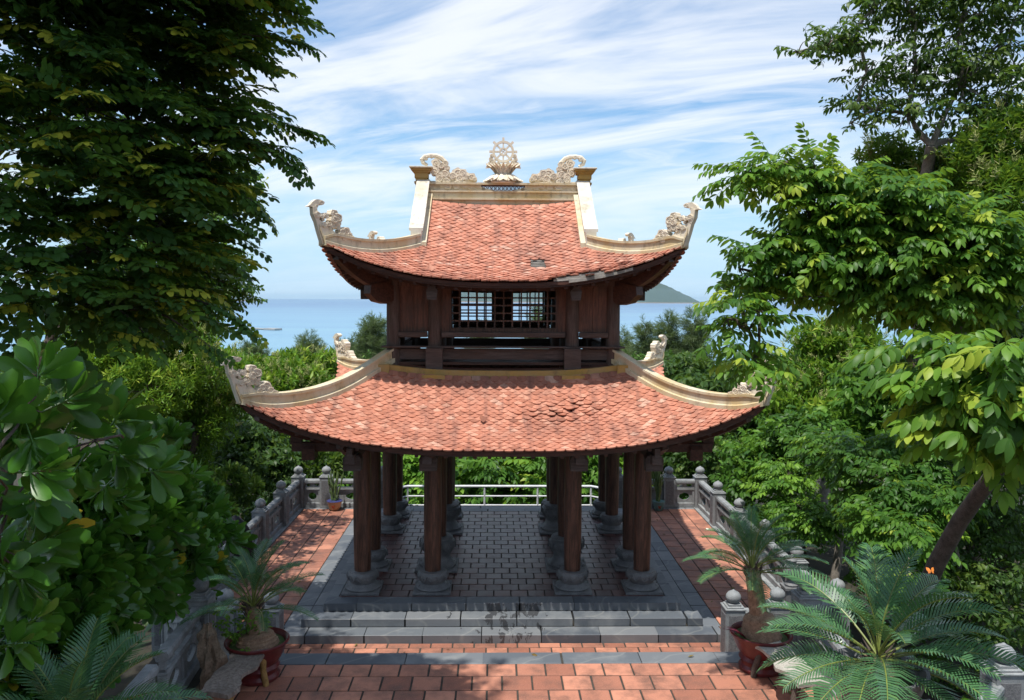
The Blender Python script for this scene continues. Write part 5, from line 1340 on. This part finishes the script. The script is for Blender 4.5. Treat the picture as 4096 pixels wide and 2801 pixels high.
# large near trees
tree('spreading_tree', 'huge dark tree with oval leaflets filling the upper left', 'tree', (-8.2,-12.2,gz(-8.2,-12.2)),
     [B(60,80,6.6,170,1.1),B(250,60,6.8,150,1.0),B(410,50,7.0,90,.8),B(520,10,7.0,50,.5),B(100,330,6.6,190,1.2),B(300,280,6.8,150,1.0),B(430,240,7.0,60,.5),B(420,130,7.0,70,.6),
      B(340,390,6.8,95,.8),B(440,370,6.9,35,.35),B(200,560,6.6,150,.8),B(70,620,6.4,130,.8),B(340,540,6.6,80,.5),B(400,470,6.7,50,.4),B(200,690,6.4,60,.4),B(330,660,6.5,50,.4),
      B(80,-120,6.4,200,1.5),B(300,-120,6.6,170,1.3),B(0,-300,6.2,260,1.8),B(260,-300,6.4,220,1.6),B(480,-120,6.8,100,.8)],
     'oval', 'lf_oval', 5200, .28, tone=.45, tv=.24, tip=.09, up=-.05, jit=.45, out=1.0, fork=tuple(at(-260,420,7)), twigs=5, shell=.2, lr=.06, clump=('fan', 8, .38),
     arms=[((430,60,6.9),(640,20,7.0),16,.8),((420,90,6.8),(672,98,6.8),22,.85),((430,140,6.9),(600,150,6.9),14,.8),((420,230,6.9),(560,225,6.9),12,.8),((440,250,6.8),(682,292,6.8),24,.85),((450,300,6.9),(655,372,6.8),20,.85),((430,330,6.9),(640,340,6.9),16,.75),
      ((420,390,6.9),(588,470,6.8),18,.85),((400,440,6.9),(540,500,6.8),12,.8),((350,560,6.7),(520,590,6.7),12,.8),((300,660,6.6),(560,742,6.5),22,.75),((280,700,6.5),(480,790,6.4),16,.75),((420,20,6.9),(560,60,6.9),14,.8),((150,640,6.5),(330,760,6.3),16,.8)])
# its high crown, above the picture, shades the landing
tree('spreading_tree', 'high crown of the upper left tree, reaching over the landing', 'tree', (-9.5,-14,gz(-9.5,-14)), [((-7.5,-12.5,11.5),(3.0,2.6,1.2)),((-5.2,-10.8,12.5),(2.3,2.2,1.0)),((-8.2,-9.0,11.0),(2.4,2.5,1.3)),((-3.6,-11.6,13),(1.5,1.6,.7)),((-5.9,-7.8,11.5),(1.3,1.4,.7)),((-6.6,-15.4,11),(2.4,2.2,1.0)),((-6.5,.6,7.5),(1.1,1.5,.4)),((-6.8,-2.2,7.6),(1.2,1.4,.4)),((-5.2,-13.6,12),(1.6,1.6,.8)),((-8.5,-17,10),(2,2,1))], 'simplefar', 'lf_oval', 8000, .3, tone=.4, scale=1.4) if True else None
tree('heart_leaf_tree', 'tree with small heart shaped leaves beneath the huge left tree, reaching the horizon', 'tree', (-9,-3.5,gz(-9,-3.5)),
     [B(440,610,13,60),B(380,640,13,80),B(490,640,13,35),B(515,660,13,14),B(460,560,13,35),B(320,620,13,90),B(440,690,13,45),B(250,650,13,90)], 'heart', 'lf_heart', 2100, .12, clump=('fan', 6, .4), lr=.08, tone=.55, up=-.3, fork=tuple(at(120,760,13)), jit=.5, out=1.)
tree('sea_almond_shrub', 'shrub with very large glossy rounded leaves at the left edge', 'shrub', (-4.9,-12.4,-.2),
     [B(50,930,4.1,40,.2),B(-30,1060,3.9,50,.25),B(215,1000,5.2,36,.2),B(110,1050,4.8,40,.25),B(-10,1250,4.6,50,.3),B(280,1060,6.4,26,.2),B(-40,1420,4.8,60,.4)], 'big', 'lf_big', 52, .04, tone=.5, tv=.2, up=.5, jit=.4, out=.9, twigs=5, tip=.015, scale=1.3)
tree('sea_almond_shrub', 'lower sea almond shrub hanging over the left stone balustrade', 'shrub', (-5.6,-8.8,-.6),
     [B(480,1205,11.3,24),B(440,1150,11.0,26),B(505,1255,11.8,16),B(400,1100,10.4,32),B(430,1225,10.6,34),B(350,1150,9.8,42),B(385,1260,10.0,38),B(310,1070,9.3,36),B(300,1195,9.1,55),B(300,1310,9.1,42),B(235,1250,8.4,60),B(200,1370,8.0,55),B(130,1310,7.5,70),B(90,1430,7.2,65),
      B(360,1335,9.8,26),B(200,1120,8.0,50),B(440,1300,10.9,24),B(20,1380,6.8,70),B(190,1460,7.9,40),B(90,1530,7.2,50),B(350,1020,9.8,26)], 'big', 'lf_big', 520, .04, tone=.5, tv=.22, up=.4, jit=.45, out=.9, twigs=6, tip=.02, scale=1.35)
tree('pinnate_tree', 'large bright tree with drooping pinnate leaves on the right', 'tree', (10.5,-5,gz(10.5,-5)),
     [B(1850,410,9.6,45),B(1750,405,9.6,40),B(1690,400,9.6,22),B(1800,365,9.6,20),B(1930,440,9.6,60),B(2040,450,9.4,70),B(1900,550,9.5,85),B(1790,560,9.6,50),B(1740,570,9.6,25),B(2050,570,9.3,100),B(2180,520,9.2,80),B(2200,640,9.2,90),B(1850,630,9.5,45),
      B(1730,640,9.6,38),B(1680,610,9.6,20),B(1675,690,9.3,30),B(1650,725,9.2,22),B(1700,750,9.2,34),B(1720,800,9.1,30),B(1705,838,9.1,20),B(1700,560,9.6,20),B(1840,500,9.6,50),B(1980,640,9.4,50),B(2100,680,9.3,50),B(2280,600,9.2,80)],
     'ash', 'lf_pin', 2100, .15, tone=.50, tv=.2, up=-.02, jit=.35, out=1.0, fork=tuple(at(2140,700,9.6)), twigs=2, tip=.10, shell=.35, lr=.10, clump=('ros', 9, .12),
     arms=[((2120,730,9.5),(1840,640,9.5),6,.9),((1990,700,9.4),(1720,690,9.3),8,.9),((1850,450,9.6),(1640,378,9.6),12,.9),((1860,430,9.6),(1840,345,9.6),5,.9)])
tree('pinnate_tree', 'leaning trunk tree with the largest yellow green pinnate leaves, right edge', 'tree', tuple(on(2060,1400,-1.0)),
     [B(2100,810,6.6,45),B(2180,830,6.4,60),B(2270,800,6.2,70),B(2090,870,6.6,30),B(2160,890,6.4,40),B(2240,900,6.2,80),B(2300,860,6.1,70),B(2200,970,6.3,50),B(2300,960,6.1,60),B(2050,790,6.8,20),B(2260,1030,6.4,40)],
     'ashnear', 'lf_pin', 330, .12, clump=('ros', 7, .10), lr=.10, tone=.62, tv=.2, up=0, jit=.4, out=.95, twigs=5, tip=.14, fork=tuple(at(2270,1050,8.6)), trunk_pts=[tuple(on(2060,1400,-1.0)), tuple(at(2085,1370,10.4)), tuple(at(2130,1270,10.0)), tuple(at(2180,1180,9.6)), tuple(at(2230,1110,9.1)), tuple(at(2275,1050,8.6))])
tree('open_crown_tree', 'tall open tree with dark simple leaves at the upper right against the sky', 'tree', (8.2,-1.5,gz(8.2,-1.5)),
     [B(1870,110,12.5,45),B(1810,120,12.5,25),B(1940,90,12.5,50),B(1980,20,12.5,50),B(2080,40,12.5,60),B(2180,60,12.5,80),B(2280,90,12.5,80),B(1970,170,12.5,45),B(1950,230,12.5,40),B(1990,250,12.5,35),B(1930,280,12.5,18),B(2080,150,12.5,60),B(2180,200,12.5,70),B(2280,240,12.5,80),B(2200,330,12.5,70),B(2060,260,12.5,45),B(2290,380,12.5,70),B(2050,-60,12.5,90),B(2220,-60,12.5,110)],
     'simple', 'lf_dark', 1350, .13, bark='barkp', tone=.6, tv=.22, up=-.15, fork=tuple(at(2115,330,12.5)), twigs=5, shell=.15, jit=.6, clump=('ros', 5, .18), lr=.11)
tree('mango_tree', 'mango tree behind the open crowned tree at the far right, with flower spikes', 'tree', (9.4,-4.6,gz(9.4,-4.6)),
     [B(2240,380,12,70),B(2300,330,12,70),B(2290,450,11.6,70),B(2200,430,12.3,60),B(2300,560,11.5,80),B(2000,370,13.5,45),B(2060,400,13.5,60),B(2130,400,13,50)], 'mango', 'lf_mango', 1500, .12, tone=.38, extra=('panicle', .15, 'flowers', 1.2))
# fill behind the pinnate tree
bgt('shaded leafy tree behind the big pinnate tree', (9.8,-1.5,gz(9.8,-1.5)), [B(2140,640,14.5,80),B(2240,720,14,100),B(2200,850,13.5,90),B(2110,800,14.5,40),B(2300,780,13.5,80)], 'simple', 'lf_dark', 1500, .14, clump=('ros', 6, .2), tone=.45, lr=.1)

n_ = 170; P = np.stack([rng.uniform(-5,5,n_), rng.uniform(-9.5,4,n_), np.zeros(n_)], 1)
def top_z(x, y):
    if y < -6.27: return ZN if abs(x) < 3.7 else None
    if y < -3.87: return ZC if abs(x) < 3.5 and y > -5.8 else None
    if abs(x) > 3.7: return ZT
    return None
k_ = [(p[0], p[1], top_z(p[0], p[1])) for p in P]; k_ = np.array([q for q in k_ if q[2] is not None]); k_[:,2] += .012
SP['fallen'] = [(*leaf_tpl(.075, .035, 2, .3, -.2, 'ell'), np.zeros(4)) for _ in range(2)]
MT['dry'] = mat('dry leaf', b_leaf([(0, (.10,.05,.02)), (.6, (.20,.12,.04)), (1, (.16,.18,.05))], .7, .1))
D = np.stack([rng.normal(0,1,len(k_)), rng.normal(0,1,len(k_)), rng.normal(0,.08,len(k_))], 1)
tag(place([('fallen', k_, D, rng.uniform(.5,1.2,len(k_)), rng.random(len(k_)))], 'fallen_leaves', MT['dry'], None), kind='stuff')
# air: thin even haze over the bay
mh = bpy.data.materials.new('haze'); mh.use_nodes = True; nh = mh.node_tree; nh.nodes.remove(nh.nodes['Principled BSDF'])
pv = N(nh, 'ShaderNodeVolumePrincipled', Density=2.6e-5, Anisotropy=.1); pv.inputs['Color'].default_value = (.62,.84,1,1); L(nh, pv.outputs[0], nh.nodes['Material Output'].inputs['Volume'])
mb = MB(); mb.box(-46000, 46000, -3000, 43000, SEA-8, 150); tag(mb.obj('haze', mh), kind='stuff')
# butterfly
bf = at(2113,1296,8.9); mb = MB()
for s_ in (-1, 1):
    mb.plate([(0,0),(s_*.02,.03),(s_*.05,.035),(s_*.045,.005),(s_*.03,-.012),(s_*.028,-.03),(s_*.008,-.025)][::s_], .002, T=Matrix.Rotation(s_*.35, 4, 'Z') @ Matrix.Rotation(-.5, 4, 'X'))
mb.tube([(0,-.004,-.02),(0,-.006,.0),(0,-.004,.022)], [.002,.004,.002], 6)
tag(mb.obj('butterfly', MT['butterfly'], None, loc=tuple(bf)), 'small orange butterfly in front of the leaning trunk on the right', 'butterfly')

# ------------------------------------------------------------------ render settings
S.render.engine = 'CYCLES'
S.view_settings.view_transform = 'Standard'; S.view_settings.look = 'None'; S.view_settings.exposure = 0.15; S.view_settings.gamma = 1
try:
    S.cycles.use_denoising = True; S.cycles.max_bounces = 8; S.cycles.transparent_max_bounces = 8
except Exception: pass
